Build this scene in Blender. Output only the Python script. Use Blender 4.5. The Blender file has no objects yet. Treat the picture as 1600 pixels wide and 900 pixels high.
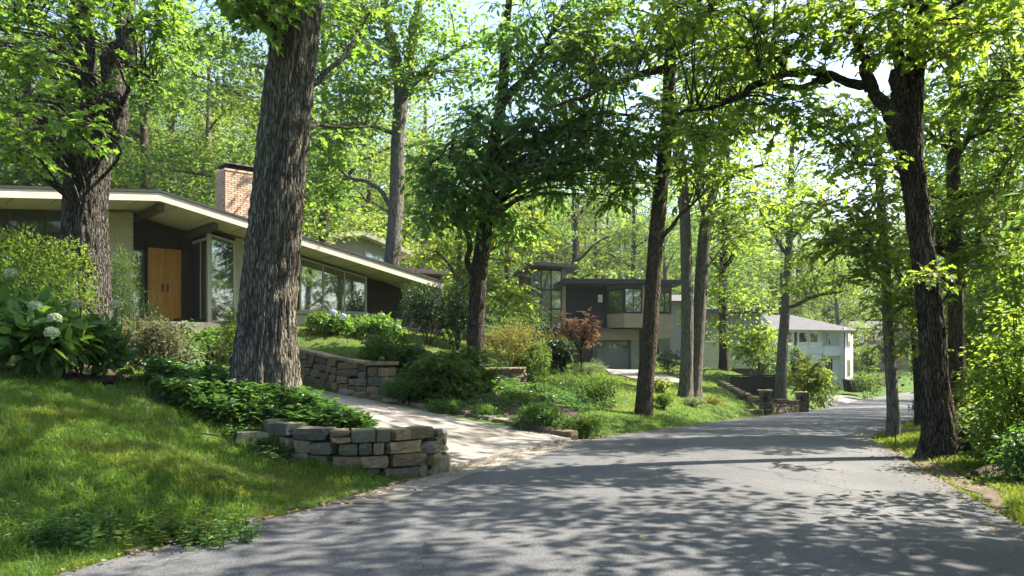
import bpy, bmesh, math, random
import numpy as np
from mathutils import Vector, Matrix

S = bpy.context.scene
COL = S.collection
# ---------------------------------------------------------------- camera, sky, sun, exposure
F, CX, CY, EYE = 1256.0, 800.0, 560.0, 1.6      # focal length and horizon of the photograph, in its pixels
cam_d = bpy.data.cameras.new('camera')
cam_d.sensor_width = 36.0
cam_d.lens = 36.0 * F / 1600.0
cam_d.shift_y = (CY - 450.0) / 1600.0           # rising front: verticals stay parallel
cam_d.clip_start = 0.05
cam_d.clip_end = 3000.0
cam = bpy.data.objects.new('camera', cam_d)
COL.objects.link(cam)
cam.location = (0, 0, EYE)
cam.rotation_euler = (math.radians(90), 0, 0)
S.camera = cam

SUN_AZ, SUN_EL = math.radians(74), math.radians(50)
world = bpy.data.worlds.new('World')
S.world = world
world.use_nodes = True
wn = world.node_tree.nodes
wl = world.node_tree.links
wn.clear()
sky = wn.new('ShaderNodeTexSky')
sky.sky_type = 'NISHITA'
sky.sun_disc = False
sky.sun_elevation = SUN_EL
sky.sun_rotation = SUN_AZ
sky.altitude = 200
sky.air_density = 1.0
sky.dust_density = 2.5
sky.ozone_density = 1.0
bg = wn.new('ShaderNodeBackground')
bg.inputs[1].default_value = 0.10
wo = wn.new('ShaderNodeOutputWorld')
wl.new(sky.outputs[0], bg.inputs[0])
wl.new(bg.outputs[0], wo.inputs[0])

sd = bpy.data.lights.new('sun', 'SUN')
sd.energy = 5.0
sd.angle = math.radians(0.53)
sd.color = (1.0, 0.92, 0.78)
sun = bpy.data.objects.new('sun', sd)
COL.objects.link(sun)
sdir = Vector((math.cos(SUN_EL) * math.sin(SUN_AZ), math.cos(SUN_EL) * math.cos(SUN_AZ), math.sin(SUN_EL)))
sun.rotation_euler = sdir.to_track_quat('Z', 'Y').to_euler()
sun.location = sdir * 60

S.view_settings.view_transform = 'Standard'
S.view_settings.look = 'None'
S.view_settings.gamma = 1.0
S.view_settings.exposure = 2.15
S.view_settings.use_curve_mapping = False
S.render.engine = 'CYCLES'
cy = S.cycles
cy.use_denoising = True
cy.use_adaptive_sampling = True
cy.adaptive_threshold = 0.02
cy.max_bounces = 7
cy.diffuse_bounces = 4
cy.glossy_bounces = 2
cy.transmission_bounces = 5
cy.transparent_max_bounces = 4
cy.sample_clamp_indirect = 4.0
cy.caustics_reflective = False
cy.caustics_refractive = False

# ---------------------------------------------------------------- helpers
R = np.random.RandomState(7)
rnd = random.Random(11)


def W(px, py, d):
    """A point of the photograph at the distance d (metres ahead of the camera)."""
    return np.array([(px - CX) / F * d, d, EYE - (py - CY) / F * d])


def tag(o, label=None, cat=None, group=None, kind=None):
    if label: o['label'] = label
    if cat: o['category'] = cat
    if group: o['group'] = group
    if kind: o['kind'] = kind
    return o


def empty(name, loc, rz=0.0, label=None, cat=None, group=None):
    o = bpy.data.objects.new(name, None)
    o.empty_display_size = 0.3
    o.location = loc
    o.rotation_euler = (0, 0, rz)
    COL.objects.link(o)
    return tag(o, label, cat, group)


def link(name, me, parent=None, loc=None, rot=None, scale=None):
    o = bpy.data.objects.new(name, me)
    if parent: o.parent = parent
    if loc is not None: o.location = loc
    if rot is not None: o.rotation_euler = rot
    if scale is not None: o.scale = scale
    COL.objects.link(o)
    return o


def mesh_np(name, V, faces, mats, midx=None, smooth=False):
    """V (N,3); faces: list of int arrays (M,k). midx: material index for each array."""
    me = bpy.data.meshes.new(name)
    faces = [f for f in faces]
    nl = sum(f.size for f in faces)
    npol = sum(len(f) for f in faces)
    me.vertices.add(len(V))
    me.vertices.foreach_set('co', np.ascontiguousarray(V, dtype=np.float32).ravel())
    me.loops.add(nl)
    me.loops.foreach_set('vertex_index', np.concatenate([f.ravel() for f in faces]).astype(np.int32))
    me.polygons.add(npol)
    tot = np.concatenate([np.full(len(f), f.shape[1], np.int32) for f in faces])
    st = np.concatenate([[0], np.cumsum(tot)[:-1]]).astype(np.int32)
    me.polygons.foreach_set('loop_start', st)
    for m in mats: me.materials.append(m)
    if midx is not None:
        me.polygons.foreach_set('material_index', np.concatenate([np.full(len(f), i, np.int32) for f, i in zip(faces, midx)]))
    me.update(calc_edges=True)
    me.polygons.foreach_set('use_smooth', np.full(npol, bool(smooth)))
    return me


class MB:
    """Collects boxes, prisms and tubes and links them as one mesh object."""
    def __init__(s): s.v = []; s.f = []

    def add(s, vs, fs):
        n = len(s.v)
        s.v += [tuple(map(float, p)) for p in vs]
        s.f += [tuple(i + n for i in f) for f in fs]
        return s

    def box(s, x0, x1, y0, y1, z0, z1):
        return s.add([(x0, y0, z0), (x1, y0, z0), (x1, y1, z0), (x0, y1, z0), (x0, y0, z1), (x1, y0, z1), (x1, y1, z1), (x0, y1, z1)],
                     [(0, 3, 2, 1), (4, 5, 6, 7), (0, 1, 5, 4), (1, 2, 6, 5), (2, 3, 7, 6), (3, 0, 4, 7)])

    def hexa(s, b, t):
        """eight corners: bottom ring b, top ring t"""
        return s.add(list(b) + list(t), [(0, 3, 2, 1), (4, 5, 6, 7), (0, 1, 5, 4), (1, 2, 6, 5), (2, 3, 7, 6), (3, 0, 4, 7)])

    def prism_y(s, poly, y0, y1):
        """poly of (x, z) counter-clockwise seen from -y, extruded from y0 to y1"""
        n = len(poly)
        vs = [(x, y0, z) for x, z in poly] + [(x, y1, z) for x, z in poly]
        fs = [tuple(range(n)), tuple(range(2 * n - 1, n - 1, -1))]
        fs += [(i, n + i, n + (i + 1) % n, (i + 1) % n) for i in range(n)]
        return s.add(vs, fs)

    def prism_z(s, poly, z0, z1):
        n = len(poly)
        vs = [(x, y, z0) for x, y in poly] + [(x, y, z1) for x, y in poly]
        fs = [tuple(range(n - 1, -1, -1)), tuple(range(n, 2 * n))]
        fs += [(i, (i + 1) % n, n + (i + 1) % n, n + i) for i in range(n)]
        return s.add(vs, fs)

    def tube(s, path, radii, seg=8):
        V, Fq = tube_np(np.array(path, float), np.array(radii, float), seg)
        n = len(V)
        fs = [tuple(q) for q in Fq]
        k = len(path)
        fs += [tuple(range(seg - 1, -1, -1)), tuple(range((k - 1) * seg, k * seg))]
        return s.add([tuple(p) for p in V], fs)

    def build(s, name, mat, parent=None, bevel=0.0, smooth=False, loc=None, rot=None, seg=1):
        me = bpy.data.meshes.new(name)
        me.from_pydata(s.v, [], s.f)
        if bevel > 0:
            bm = bmesh.new(); bm.from_mesh(me)
            bmesh.ops.bevel(bm, geom=list(bm.edges), offset=bevel, segments=seg, affect='EDGES', clamp_overlap=True)
            bm.to_mesh(me); bm.free()
        me.materials.append(mat)
        me.update()
        if smooth: me.polygons.foreach_set('use_smooth', [True] * len(me.polygons))
        return link(name, me, parent, loc, rot)


# --- numpy value noise
def _h(ix, iy, iz, seed):
    n = (ix * 374761393 + iy * 668265263 + iz * 2147483647 + seed * 974634777) & 0xFFFFFFFF
    n = ((n ^ (n >> 13)) * 1274126177) & 0xFFFFFFFF
    return ((n ^ (n >> 16)) & 0xFFFF) / 65535.0


def vnoise(x, y, z=None, seed=0):
    x = np.asarray(x, float); y = np.asarray(y, float)
    z = np.zeros_like(x) if z is None else np.asarray(z, float)
    ix = np.floor(x).astype(np.int64); iy = np.floor(y).astype(np.int64); iz = np.floor(z).astype(np.int64)
    fx, fy, fz = x - ix, y - iy, z - iz
    fx = fx * fx * (3 - 2 * fx); fy = fy * fy * (3 - 2 * fy); fz = fz * fz * (3 - 2 * fz)
    r = 0
    for a in (0, 1):
        for b in (0, 1):
            for c in (0, 1):
                w = (fx if a else 1 - fx) * (fy if b else 1 - fy) * (fz if c else 1 - fz)
                r = r + w * _h(ix + a, iy + b, iz + c, seed)
    return r


def spline(P, n):
    """Catmull-Rom through the rows of P (any number of columns), n points per span."""
    P = np.asarray(P, float)
    Q = np.vstack([2 * P[0] - P[1], P, 2 * P[-1] - P[-2]])
    out = []
    for i in range(1, len(Q) - 2):
        t = np.linspace(0, 1, n, endpoint=False)[:, None]
        a, b, c, d = Q[i - 1], Q[i], Q[i + 1], Q[i + 2]
        out.append(.5 * (2 * b + (c - a) * t + (2 * a - 5 * b + 4 * c - d) * t ** 2 + (3 * b - a - 3 * c + d) * t ** 3))
    out.append(P[-1:])
    return np.vstack(out)


def unit(v):
    return v / np.maximum(np.linalg.norm(v, axis=-1, keepdims=True), 1e-9)


def tube_np(P, r, seg, ridge=0.0, seed=0, kz=1.2, ka=7, flare=0.0, flare_h=0.5, lobes=5):
    """Tube along P with radii r; ridge: bark furrows as real relief; flare: root buttresses at the foot."""
    n = len(P)
    T = np.gradient(P, axis=0); T = unit(T)
    ref = np.array([0, 0, 1.0]) if abs(T[0, 2]) < .7 else np.array([0, 1.0, 0])
    X = []
    x = unit(np.cross(T[0], ref))
    for i in range(n):
        x = unit(x - T[i] * np.dot(x, T[i])); X.append(x)
    X = np.array(X); Y = np.cross(T, X)
    a = np.linspace(0, 2 * np.pi, seg, endpoint=False)
    L = np.concatenate([[0], np.cumsum(np.linalg.norm(np.diff(P, axis=0), axis=1))])
    rr = np.repeat(r[:, None], seg, 1)
    A, LL = np.meshgrid(a, L)
    if flare > 0:
        fl = np.exp(-LL / flare_h)
        lob = .55 + .45 * np.cos(A * lobes + seed + .8 * np.sin(A * 2 + seed))
        rr = rr * (1 + flare * fl * lob)
    if ridge > 0:
        ca, sa = np.cos(A), np.sin(A)
        wob = .35 * (vnoise(ca * 2 + 9, sa * 2 + 9, LL * .8, seed) - .5)
        A2 = A + wob
        ca, sa = np.cos(A2) * ka, np.sin(A2) * ka
        n1 = vnoise(ca + 50, sa + 50, LL * kz + 5, seed + 1)
        n2 = vnoise(ca * 2 + 90, sa * 2 + 90, LL * kz * 2.2 + 5, seed + 2)
        rg = 1 - np.abs(2 * n1 - 1) * 1.6 + .5 * (n2 - .5)
        rr = rr + ridge * (rg - .5)
        rr = rr * (1 + .05 * (vnoise(np.cos(A) * 1.2 + 30, np.sin(A) * 1.2 + 30, LL * .5, seed + 5) - .5))
    V = P[:, None, :] + rr[..., None] * (np.cos(A)[..., None] * X[:, None, :] + np.sin(A)[..., None] * Y[:, None, :])
    i = np.arange(n - 1)[:, None] * seg
    j = np.arange(seg)[None]
    q = np.stack([i + j, i + (j + 1) % seg, i + seg + (j + 1) % seg, i + seg + j], -1).reshape(-1, 4)
    return V.reshape(-1, 3), q


# --- leaves: templates with x along the blade, y across, z the fold
LEAF = {
    'diamond': (np.array([(0, 0, 0), (.45, .30, .07), (1, 0, -.05), (.45, -.30, .07)]), [np.array([(0, 2, 1), (0, 3, 2)])]),
    'oval': (np.array([(0, 0, 0), (.3, .25, .05), (.72, .19, .04), (1, 0, -.1), (.72, -.19, .04), (.3, -.25, .05)]),
             [np.array([(0, 3, 2, 1), (0, 5, 4, 3)])]),
    'narrow': (np.array([(0, 0, 0), (.35, .13, .03), (.72, .1, .02), (1, 0, -.12), (.72, -.1, .02), (.35, -.13, .03)]),
               [np.array([(0, 3, 2, 1), (0, 5, 4, 3)])]),
    'lobed': (np.array([(0, 0, 0), (.16, .34, .05), (.36, .17, .03), (.6, .44, .07), (.7, .15, .02), (1, 0, -.1),
                        (.7, -.15, .02), (.6, -.44, .07), (.36, -.17, .03), (.16, -.34, .05)]),
              [np.array([(0, 2, 1), (0, 9, 8), (2, 4, 3), (8, 7, 6)]), np.array([(0, 5, 4, 2), (0, 8, 6, 5)])]),
}


def leaves_np(pos, dr, nr, size, tpl):
    T, FS = LEAF[tpl]
    x = unit(dr); z = unit(nr - x * np.sum(nr * x, -1, keepdims=True)); y = np.cross(z, x)
    s = size[:, None, None]
    V = pos[:, None] + s * (T[None, :, 0:1] * x[:, None] + T[None, :, 1:2] * y[:, None] + T[None, :, 2:3] * z[:, None])
    off = (np.arange(len(pos)) * len(T))[:, None, None]
    return V.reshape(-1, 3), [(f[None] + off).reshape(-1, f.shape[1]) for f in FS]


class Geo:
    """Joins numpy pieces with material slots into one mesh."""
    def __init__(s): s.V = []; s.F = []; s.M = []; s.n = 0

    def add(s, V, fs, m=0):
        for f in fs: s.F.append(f + s.n); s.M.append(m)
        s.V.append(V); s.n += len(V)

    def mesh(s, name, mats, off=(0, 0, 0), smooth=False):
        return mesh_np(name, np.vstack(s.V) - np.array(off), s.F, mats, s.M, smooth)


def inpoly(x, y, poly):
    p = np.asarray(poly, float)
    c = np.zeros(np.shape(x), bool)
    j = len(p) - 1
    for i in range(len(p)):
        xi, yi, xj, yj = p[i, 0], p[i, 1], p[j, 0], p[j, 1]
        with np.errstate(divide='ignore', invalid='ignore'):
            k = ((yi > y) != (yj > y)) & (x < (xj - xi) * (y - yi) / (yj - yi + 1e-12) + xi)
        c ^= k
        j = i
    return c
# ---------------------------------------------------------------- materials
def nodes(name):
    m = bpy.data.materials.new(name)
    m.use_nodes = True
    nt = m.node_tree
    nt.nodes.clear()
    out = nt.nodes.new('ShaderNodeOutputMaterial')
    return m, nt, out


def nd(nt, typ, **kw):
    n = nt.nodes.new(typ)
    for k, v in kw.items():
        if k in n.inputs: n.inputs[k].default_value = v
        else: setattr(n, k, v)
    return n


def ramp(nt, fac, stops):
    r = nt.nodes.new('ShaderNodeValToRGB')
    e = r.color_ramp.elements
    while len(e) > 1: e.remove(e[-1])
    e[0].position = stops[0][0]; e[0].color = (*stops[0][1], 1)
    for p, c in stops[1:]:
        k = e.new(p); k.color = (*c, 1)
    nt.links.new(fac, r.inputs[0])
    return r.outputs[0]


def coords(nt, scale=(1, 1, 1), kind='Object'):
    tc = nt.nodes.new('ShaderNodeTexCoord')
    mp = nt.nodes.new('ShaderNodeMapping')
    mp.inputs['Scale'].default_value = scale
    nt.links.new(tc.outputs[kind], mp.inputs[0])
    return mp.outputs[0]


def wpos(nt, scale=(1, 1, 1)):
    g = nt.nodes.new('ShaderNodeNewGeometry')
    mp = nt.nodes.new('ShaderNodeMapping')
    mp.inputs['Scale'].default_value = scale
    nt.links.new(g.outputs['Position'], mp.inputs[0])
    return mp.outputs[0]


def noise(nt, vec, scale, detail=4, rough=.6, out=0):
    n = nd(nt, 'ShaderNodeTexNoise', Scale=scale, Detail=detail, Roughness=rough)
    nt.links.new(vec, n.inputs['Vector'])
    return n.outputs[out]


def mixc(nt, fac, a, b, typ='MIX'):
    m = nt.nodes.new('ShaderNodeMix'); m.data_type = 'RGBA'; m.blend_type = typ
    for s, v in ((m.inputs[0], fac), (m.inputs[6], a), (m.inputs[7], b)):
        if isinstance(v, (int, float)): s.default_value = v
        elif isinstance(v, tuple): s.default_value = (*v, 1)
        else: nt.links.new(v, s)
    return m.outputs[2]


def math_(nt, op, a, b=0.0, c=None):
    m = nt.nodes.new('ShaderNodeMath'); m.operation = op
    for s, v in zip(m.inputs, (a, b, c)):
        if v is None: continue
        if isinstance(v, (int, float)): s.default_value = v
        else: nt.links.new(v, s)
    return m.outputs[0]


def finish(nt, out, col, rough=.8, bump=None, strength=.3, dist=.02, spec=.3, metal=0.0):
    b = nd(nt, 'ShaderNodeBsdfPrincipled', Roughness=.8)
    b.inputs['Metallic'].default_value = metal
    b.inputs['Specular IOR Level'].default_value = spec
    if isinstance(rough, (int, float)): b.inputs['Roughness'].default_value = rough
    else: nt.links.new(rough, b.inputs['Roughness'])
    if isinstance(col, tuple): b.inputs['Base Color'].default_value = (*col, 1)
    else: nt.links.new(col, b.inputs['Base Color'])
    if bump is not None:
        bp = nd(nt, 'ShaderNodeBump', Strength=strength, Distance=dist)
        nt.links.new(bump, bp.inputs['Height'])
        nt.links.new(bp.outputs[0], b.inputs['Normal'])
    nt.links.new(b.outputs[0], out.inputs[0])
    return b


def leaf_mat(name, cols, trans, tf=.45, rough=.42, patch=.5):
    """cols: three leaf colours picked leaf by leaf; trans: colour of the light a leaf lets through."""
    m, nt, out = nodes(name)
    g = nt.nodes.new('ShaderNodeNewGeometry')
    n = noise(nt, wpos(nt), patch, 2)
    f = math_(nt, 'ADD', math_(nt, 'MULTIPLY', g.outputs['Random Per Island'], .65), math_(nt, 'MULTIPLY_ADD', n, .9, -.28))
    c = ramp(nt, f, [(.0, cols[0]), (.5, cols[1]), (1.0, cols[2])])
    t = ramp(nt, f, [(.0, tuple(x * .7 for x in trans)), (.5, trans), (1.0, (trans[0] * 1.35, trans[1] * 1.12, trans[2]))])
    b = nd(nt, 'ShaderNodeBsdfPrincipled', Roughness=rough)
    b.inputs['Specular IOR Level'].default_value = .28
    nt.links.new(c, b.inputs['Base Color'])
    tr = nt.nodes.new('ShaderNodeBsdfTranslucent')
    nt.links.new(t, tr.inputs[0])
    mx = nd(nt, 'ShaderNodeMixShader'); mx.inputs[0].default_value = tf
    nt.links.new(b.outputs[0], mx.inputs[1]); nt.links.new(tr.outputs[0], mx.inputs[2])
    nt.links.new(mx.outputs[0], out.inputs[0])
    return m


def mottled(name, a, b, scale=6, rough=.8, bump=.3, dist=.01, fine=60, c=None, vec=None, spec=.3, stretch=(1, 1, 1), world=False, objvar=0.0):
    m, nt, out = nodes(name)
    v = wpos(nt, stretch) if world else coords(nt, stretch)
    n1 = noise(nt, v, scale, 5, .65)
    n2 = noise(nt, v, fine, 3)
    stops = [(.3, a), (.7, b)] if c is None else [(.25, a), (.5, b), (.75, c)]
    f = math_(nt, 'ADD', math_(nt, 'MULTIPLY', n1, .75), math_(nt, 'MULTIPLY', n2, .25))
    col = ramp(nt, f, stops)
    if objvar:      # each stone or brick has a tone of its own
        oi = nt.nodes.new('ShaderNodeObjectInfo')
        k = ramp(nt, oi.outputs['Random'], [(0, (1 - objvar, 1 - objvar, 1 - objvar * .9)), (.5, (1, 1, 1)), (1, (1 + objvar, 1 + objvar * .92, 1 + objvar * .8))])
        col = mixc(nt, 1.0, col, k, 'MULTIPLY')
    h = math_(nt, 'ADD', n1, math_(nt, 'MULTIPLY', n2, .5))
    finish(nt, out, col, rough, h, bump, dist, spec)
    return m


def plain(name, c, rough=.6, spec=.4, metal=0.0, var=.12, scale=2.5):
    m, nt, out = nodes(name)
    n = noise(nt, coords(nt), scale, 4)
    n2 = noise(nt, coords(nt, (1, 1, .15)), 9, 3)
    f = math_(nt, 'ADD', math_(nt, 'MULTIPLY', n, .6), math_(nt, 'MULTIPLY', n2, .4))
    col = ramp(nt, f, [(.25, tuple(x * (1 - var * 2) for x in c)), (.75, tuple(min(1, x * (1 + var)) for x in c))])
    finish(nt, out, col, rough, n2, .08, .004, spec, metal)
    return m


def bark_mat(name, a, b, c, moss=None, scale=1.0, strength=.8):
    m, nt, out = nodes(name)
    v = coords(nt, (scale, scale, scale * .15))
    vo = nd(nt, 'ShaderNodeTexVoronoi', Scale=25.0, feature='DISTANCE_TO_EDGE')
    wv = noise(nt, coords(nt, (scale, scale, scale * .5)), 7, 3, .6, 1)
    va = nt.nodes.new('ShaderNodeVectorMath'); va.operation = 'MULTIPLY_ADD'
    nt.links.new(wv, va.inputs[0]); va.inputs[1].default_value = (.06, .06, .06); nt.links.new(v, va.inputs[2])
    nt.links.new(va.outputs[0], vo.inputs['Vector'])
    crack = math_(nt, 'SMOOTH_MIN', math_(nt, 'MULTIPLY', vo.outputs['Distance'], 5.0), 1.0, .2)
    n1 = noise(nt, coords(nt, (1, 1, .35)), 5, 6, .7)
    n2 = noise(nt, coords(nt, (1, 1, .3)), 70, 3)
    col = ramp(nt, math_(nt, 'ADD', math_(nt, 'MULTIPLY', n1, .6), math_(nt, 'MULTIPLY', n2, .4)), [(.3, b), (.7, c)])
    col = mixc(nt, math_(nt, 'MULTIPLY_ADD', crack, .82, .18), a, col)
    if moss:
        mm = ramp(nt, noise(nt, coords(nt, (1, 1, .6)), 2.2, 5, .7), [(.52, (0, 0, 0)), (.72, (1, 1, 1))])
        col = mixc(nt, math_(nt, 'MULTIPLY', mm, .6), col, moss)
    h = math_(nt, 'ADD', crack, math_(nt, 'MULTIPLY', n2, .35))
    finish(nt, out, col, .92, h, min(1.0, strength * 1.4), .045, .1)
    return m


def wood_mat(name, a, b, axis=2, rough=.6, scale=1.0):
    m, nt, out = nodes(name)
    st = [14 * scale] * 3; st[axis] = .9 * scale
    n1 = noise(nt, coords(nt, tuple(st)), 1.6, 5, .65)
    n2 = noise(nt, coords(nt), 1.5, 2)
    col = ramp(nt, math_(nt, 'ADD', math_(nt, 'MULTIPLY', n1, .7), math_(nt, 'MULTIPLY', n2, .3)), [(.3, a), (.7, b)])
    finish(nt, out, col, rough, n1, .15, .004, .35)
    return m


def glass_mat(name, tint=(.012, .016, .014), refl=.32):
    m, nt, out = nodes(name)
    d = nd(nt, 'ShaderNodeBsdfPrincipled', Roughness=.3); d.inputs['Base Color'].default_value = (*tint, 1)
    g = nd(nt, 'ShaderNodeBsdfGlossy', Roughness=.03); g.inputs[0].default_value = (.85, .9, .88, 1)
    lw = nd(nt, 'ShaderNodeLayerWeight', Blend=.35)
    f = math_(nt, 'MULTIPLY_ADD', lw.outputs['Fresnel'], .6, refl)
    n = noise(nt, coords(nt), 1.2, 1)
    bp = nd(nt, 'ShaderNodeBump', Strength=.05, Distance=.02)
    nt.links.new(n, bp.inputs['Height']); nt.links.new(bp.outputs[0], g.inputs['Normal'])
    mx = nt.nodes.new('ShaderNodeMixShader')
    nt.links.new(f, mx.inputs[0]); nt.links.new(d.outputs[0], mx.inputs[1]); nt.links.new(g.outputs[0], mx.inputs[2])
    nt.links.new(mx.outputs[0], out.inputs[0])
    return m


def ground_mat():
    m, nt, out = nodes('lawn soil')
    v = wpos(nt)
    n1 = noise(nt, v, .9, 5, .7)
    n2 = noise(nt, v, 30, 4, .7)
    n3 = noise(nt, v, .25, 3)
    f = math_(nt, 'ADD', math_(nt, 'MULTIPLY', n1, .6), math_(nt, 'MULTIPLY', n2, .4))
    g = ramp(nt, f, [(.3, (.022, .040, .010)), (.5, (.045, .085, .016)), (.68, (.085, .13, .025))])
    dry = ramp(nt, n2, [(.3, (.06, .045, .025)), (.7, (.16, .13, .07))])
    k = ramp(nt, n3, [(.55, (0, 0, 0)), (.75, (1, 1, 1))])
    col = mixc(nt, math_(nt, 'MULTIPLY', k, .55), g, dry)
    finish(nt, out, col, .95, n2, .7, .03, .1)
    return m


def asphalt_mat():
    m, nt, out = nodes('asphalt')
    v = wpos(nt)
    fine = noise(nt, v, 160, 3, .75)
    vor = nd(nt, 'ShaderNodeTexVoronoi', Scale=90.0); nt.links.new(v, vor.inputs['Vector'])
    n1 = noise(nt, v, .55, 5, .65)
    n2 = noise(nt, wpos(nt, (.5, .16, 1)), 1.1, 4)
    base = ramp(nt, math_(nt, 'ADD', math_(nt, 'MULTIPLY', n1, .55), math_(nt, 'MULTIPLY', n2, .45)),
                [(.3, (.054, .056, .062)), (.52, (.083, .085, .090)), (.72, (.122, .121, .122))])
    grain = ramp(nt, math_(nt, 'ADD', math_(nt, 'MULTIPLY', fine, .6), math_(nt, 'MULTIPLY', vor.outputs['Color'], .4)),
                 [(.25, (.45, .45, .46)), (.5, (.95, .95, .95)), (.78, (1.75, 1.7, 1.65))])
    col = mixc(nt, 1.0, base, grain, 'MULTIPLY')
    # wheel tracks, a few darker patches and oil stains
    st = ramp(nt, noise(nt, wpos(nt, (1, .8, 1)), .33, 3, .5), [(.36, (.74, .74, .76)), (.44, (1, 1, 1)), (.60, (1, 1, 1)), (.68, (1.14, 1.12, 1.09))])
    col = mixc(nt, 1.0, col, st, 'MULTIPLY')
    sp = ramp(nt, noise(nt, v, 2.6, 3, .6), [(.24, (.62, .62, .63)), (.34, (1, 1, 1))])
    col = mixc(nt, 1.0, col, sp, 'MULTIPLY')
    # crack lines and old joints
    wv = noise(nt, v, 1.4, 4, .6, 1)
    va = nt.nodes.new('ShaderNodeVectorMath'); va.operation = 'MULTIPLY_ADD'
    nt.links.new(wv, va.inputs[0]); va.inputs[1].default_value = (1.1, 1.1, .3); nt.links.new(v, va.inputs[2])
    ck = nd(nt, 'ShaderNodeTexVoronoi', Scale=.28, feature='DISTANCE_TO_EDGE'); nt.links.new(va.outputs[0], ck.inputs['Vector'])
    line = ramp(nt, ck.outputs['Distance'], [(.0, (1, 1, 1)), (.011, (0, 0, 0))])
    keep = ramp(nt, noise(nt, v, .4, 2), [(.42, (0, 0, 0)), (.50, (1, 1, 1))])
    cr = math_(nt, 'MULTIPLY', math_(nt, 'MULTIPLY', line, keep), .75)
    col = mixc(nt, cr, col, (.03, .03, .03))
    h = math_(nt, 'SUBTRACT', math_(nt, 'ADD', fine, math_(nt, 'MULTIPLY', vor.outputs['Distance'], .6)), cr)
    finish(nt, out, col, .78, h, .55, .008, .35)
    return m


def concrete_mat(name, a, b, c):
    m, nt, out = nodes(name)
    v = wpos(nt)
    n1 = noise(nt, v, 1.3, 6, .7); n2 = noise(nt, v, 90, 3); n3 = noise(nt, wpos(nt, (1, 1, 1)), 6, 4)
    col = ramp(nt, math_(nt, 'ADD', math_(nt, 'MULTIPLY', n1, .6), math_(nt, 'MULTIPLY', n3, .4)), [(.3, a), (.5, b), (.7, c)])
    col = mixc(nt, math_(nt, 'MULTIPLY', n2, .5), col, (.11, .10, .09), 'MIX')
    stn = ramp(nt, noise(nt, wpos(nt, (1, .6, 1)), .9, 4, .6), [(.32, (.58, .56, .52)), (.5, (1, 1, 1))])
    col = mixc(nt, 1.0, col, stn, 'MULTIPLY')
    finish(nt, out, col, .85, n2, .3, .006, .25)
    return m


M = {}
M['ground'] = ground_mat()
M['asphalt'] = asphalt_mat()
M['concrete'] = concrete_mat('concrete', (.13, .122, .11), (.21, .198, .18), (.30, .28, .255))
M['gutter'] = concrete_mat('gutter concrete', (.09, .08, .065), (.18, .165, .145), (.28, .26, .22))
M['mulch'] = mottled('bark mulch', (.016, .011, .008), (.046, .031, .021), 22, .95, .9, .04, 90, (.10, .07, .046), world=True)
M['dirt'] = mottled('dry dirt', (.045, .034, .022), (.10, .078, .05), 3, .95, .9, .03, 60, (.17, .135, .09), world=True)
M['stone'] = mottled('grey wall stone', (.055, .052, .042), (.15, .14, .115), 3.5, .9, .9, .04, 26, (.27, .25, .205), objvar=.35)
M['stone_warm'] = mottled('tan wall stone', (.075, .058, .032), (.19, .15, .092), 3.5, .9, .9, .04, 26, (.32, .265, .175), objvar=.35)
M['stone_dark'] = mottled('mossy dark stone', (.035, .038, .024), (.10, .10, .07), 6, .9, .7, .03, 40, (.20, .19, .15), objvar=.35)
M['stone_red'] = mottled('reddish stone', (.10, .07, .05), (.22, .16, .12), 6, .9, .6, .02, 40, (.32, .25, .19), objvar=.35)
M['joint'] = mottled('dark joint soil', (.012, .010, .008), (.04, .035, .025), 8, 1, .5, .02, 50)
M['bark'] = bark_mat('grey furrowed bark', (.030, .026, .021), (.105, .092, .074), (.21, .187, .155), (.085, .10, .05), 1.0, .6)
M['bark_oak'] = bark_mat('plated bark', (.016, .014, .012), (.062, .055, .046), (.16, .145, .125), (.06, .07, .04), 1.1, .9)
M['bark_dark'] = bark_mat('dark brown bark', (.016, .013, .010), (.058, .046, .036), (.14, .115, .088), (.05, .06, .03), 1.2, .9)
M['bark_brown'] = bark_mat('brown bark', (.030, .022, .016), (.095, .072, .053), (.17, .135, .10), (.07, .075, .035), 1.2, .7)
M['bark_grey'] = bark_mat('smooth grey bark', (.045, .040, .034), (.12, .108, .09), (.22, .20, .17), (.10, .12, .07), .8, .4)
M['stem'] = plain('shrub stems', (.055, .04, .028), .9, .1, 0, .3)
# leaves
M['lf_oak'] = leaf_mat('oak leaves', [(.028, .060, .014), (.050, .098, .020), (.082, .135, .026)], (.24, .43, .045), .50)
M['lf_deep'] = leaf_mat('deep green leaves', [(.022, .058, .020), (.040, .090, .028), (.066, .125, .034)], (.24, .45, .07), .52)
M['lf_maple'] = leaf_mat('maple leaves', [(.036, .075, .014), (.062, .115, .020), (.10, .155, .026)], (.31, .47, .045), .52)
M['lf_yellow'] = leaf_mat('yellow green leaves', [(.045, .080, .014), (.080, .122, .020), (.13, .162, .030)], (.36, .48, .04), .50)
M['lf_far'] = leaf_mat('woodland leaves', [(.024, .056, .018), (.046, .092, .024), (.085, .132, .030)], (.21, .37, .05), .44, .5, .18)
M['lf_far2'] = leaf_mat('pale woodland leaves', [(.032, .066, .022), (.062, .105, .028), (.11, .15, .036)], (.29, .42, .055), .44, .5, .18)
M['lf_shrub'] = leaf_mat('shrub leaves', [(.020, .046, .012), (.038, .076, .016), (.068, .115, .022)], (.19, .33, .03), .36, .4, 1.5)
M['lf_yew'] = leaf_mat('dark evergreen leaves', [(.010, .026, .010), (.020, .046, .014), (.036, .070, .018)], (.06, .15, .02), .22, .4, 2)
M['lf_bright'] = leaf_mat('bright shrub leaves', [(.032, .066, .012), (.060, .105, .018), (.11, .15, .028)], (.28, .42, .04), .38, .45, 1.5)
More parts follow.
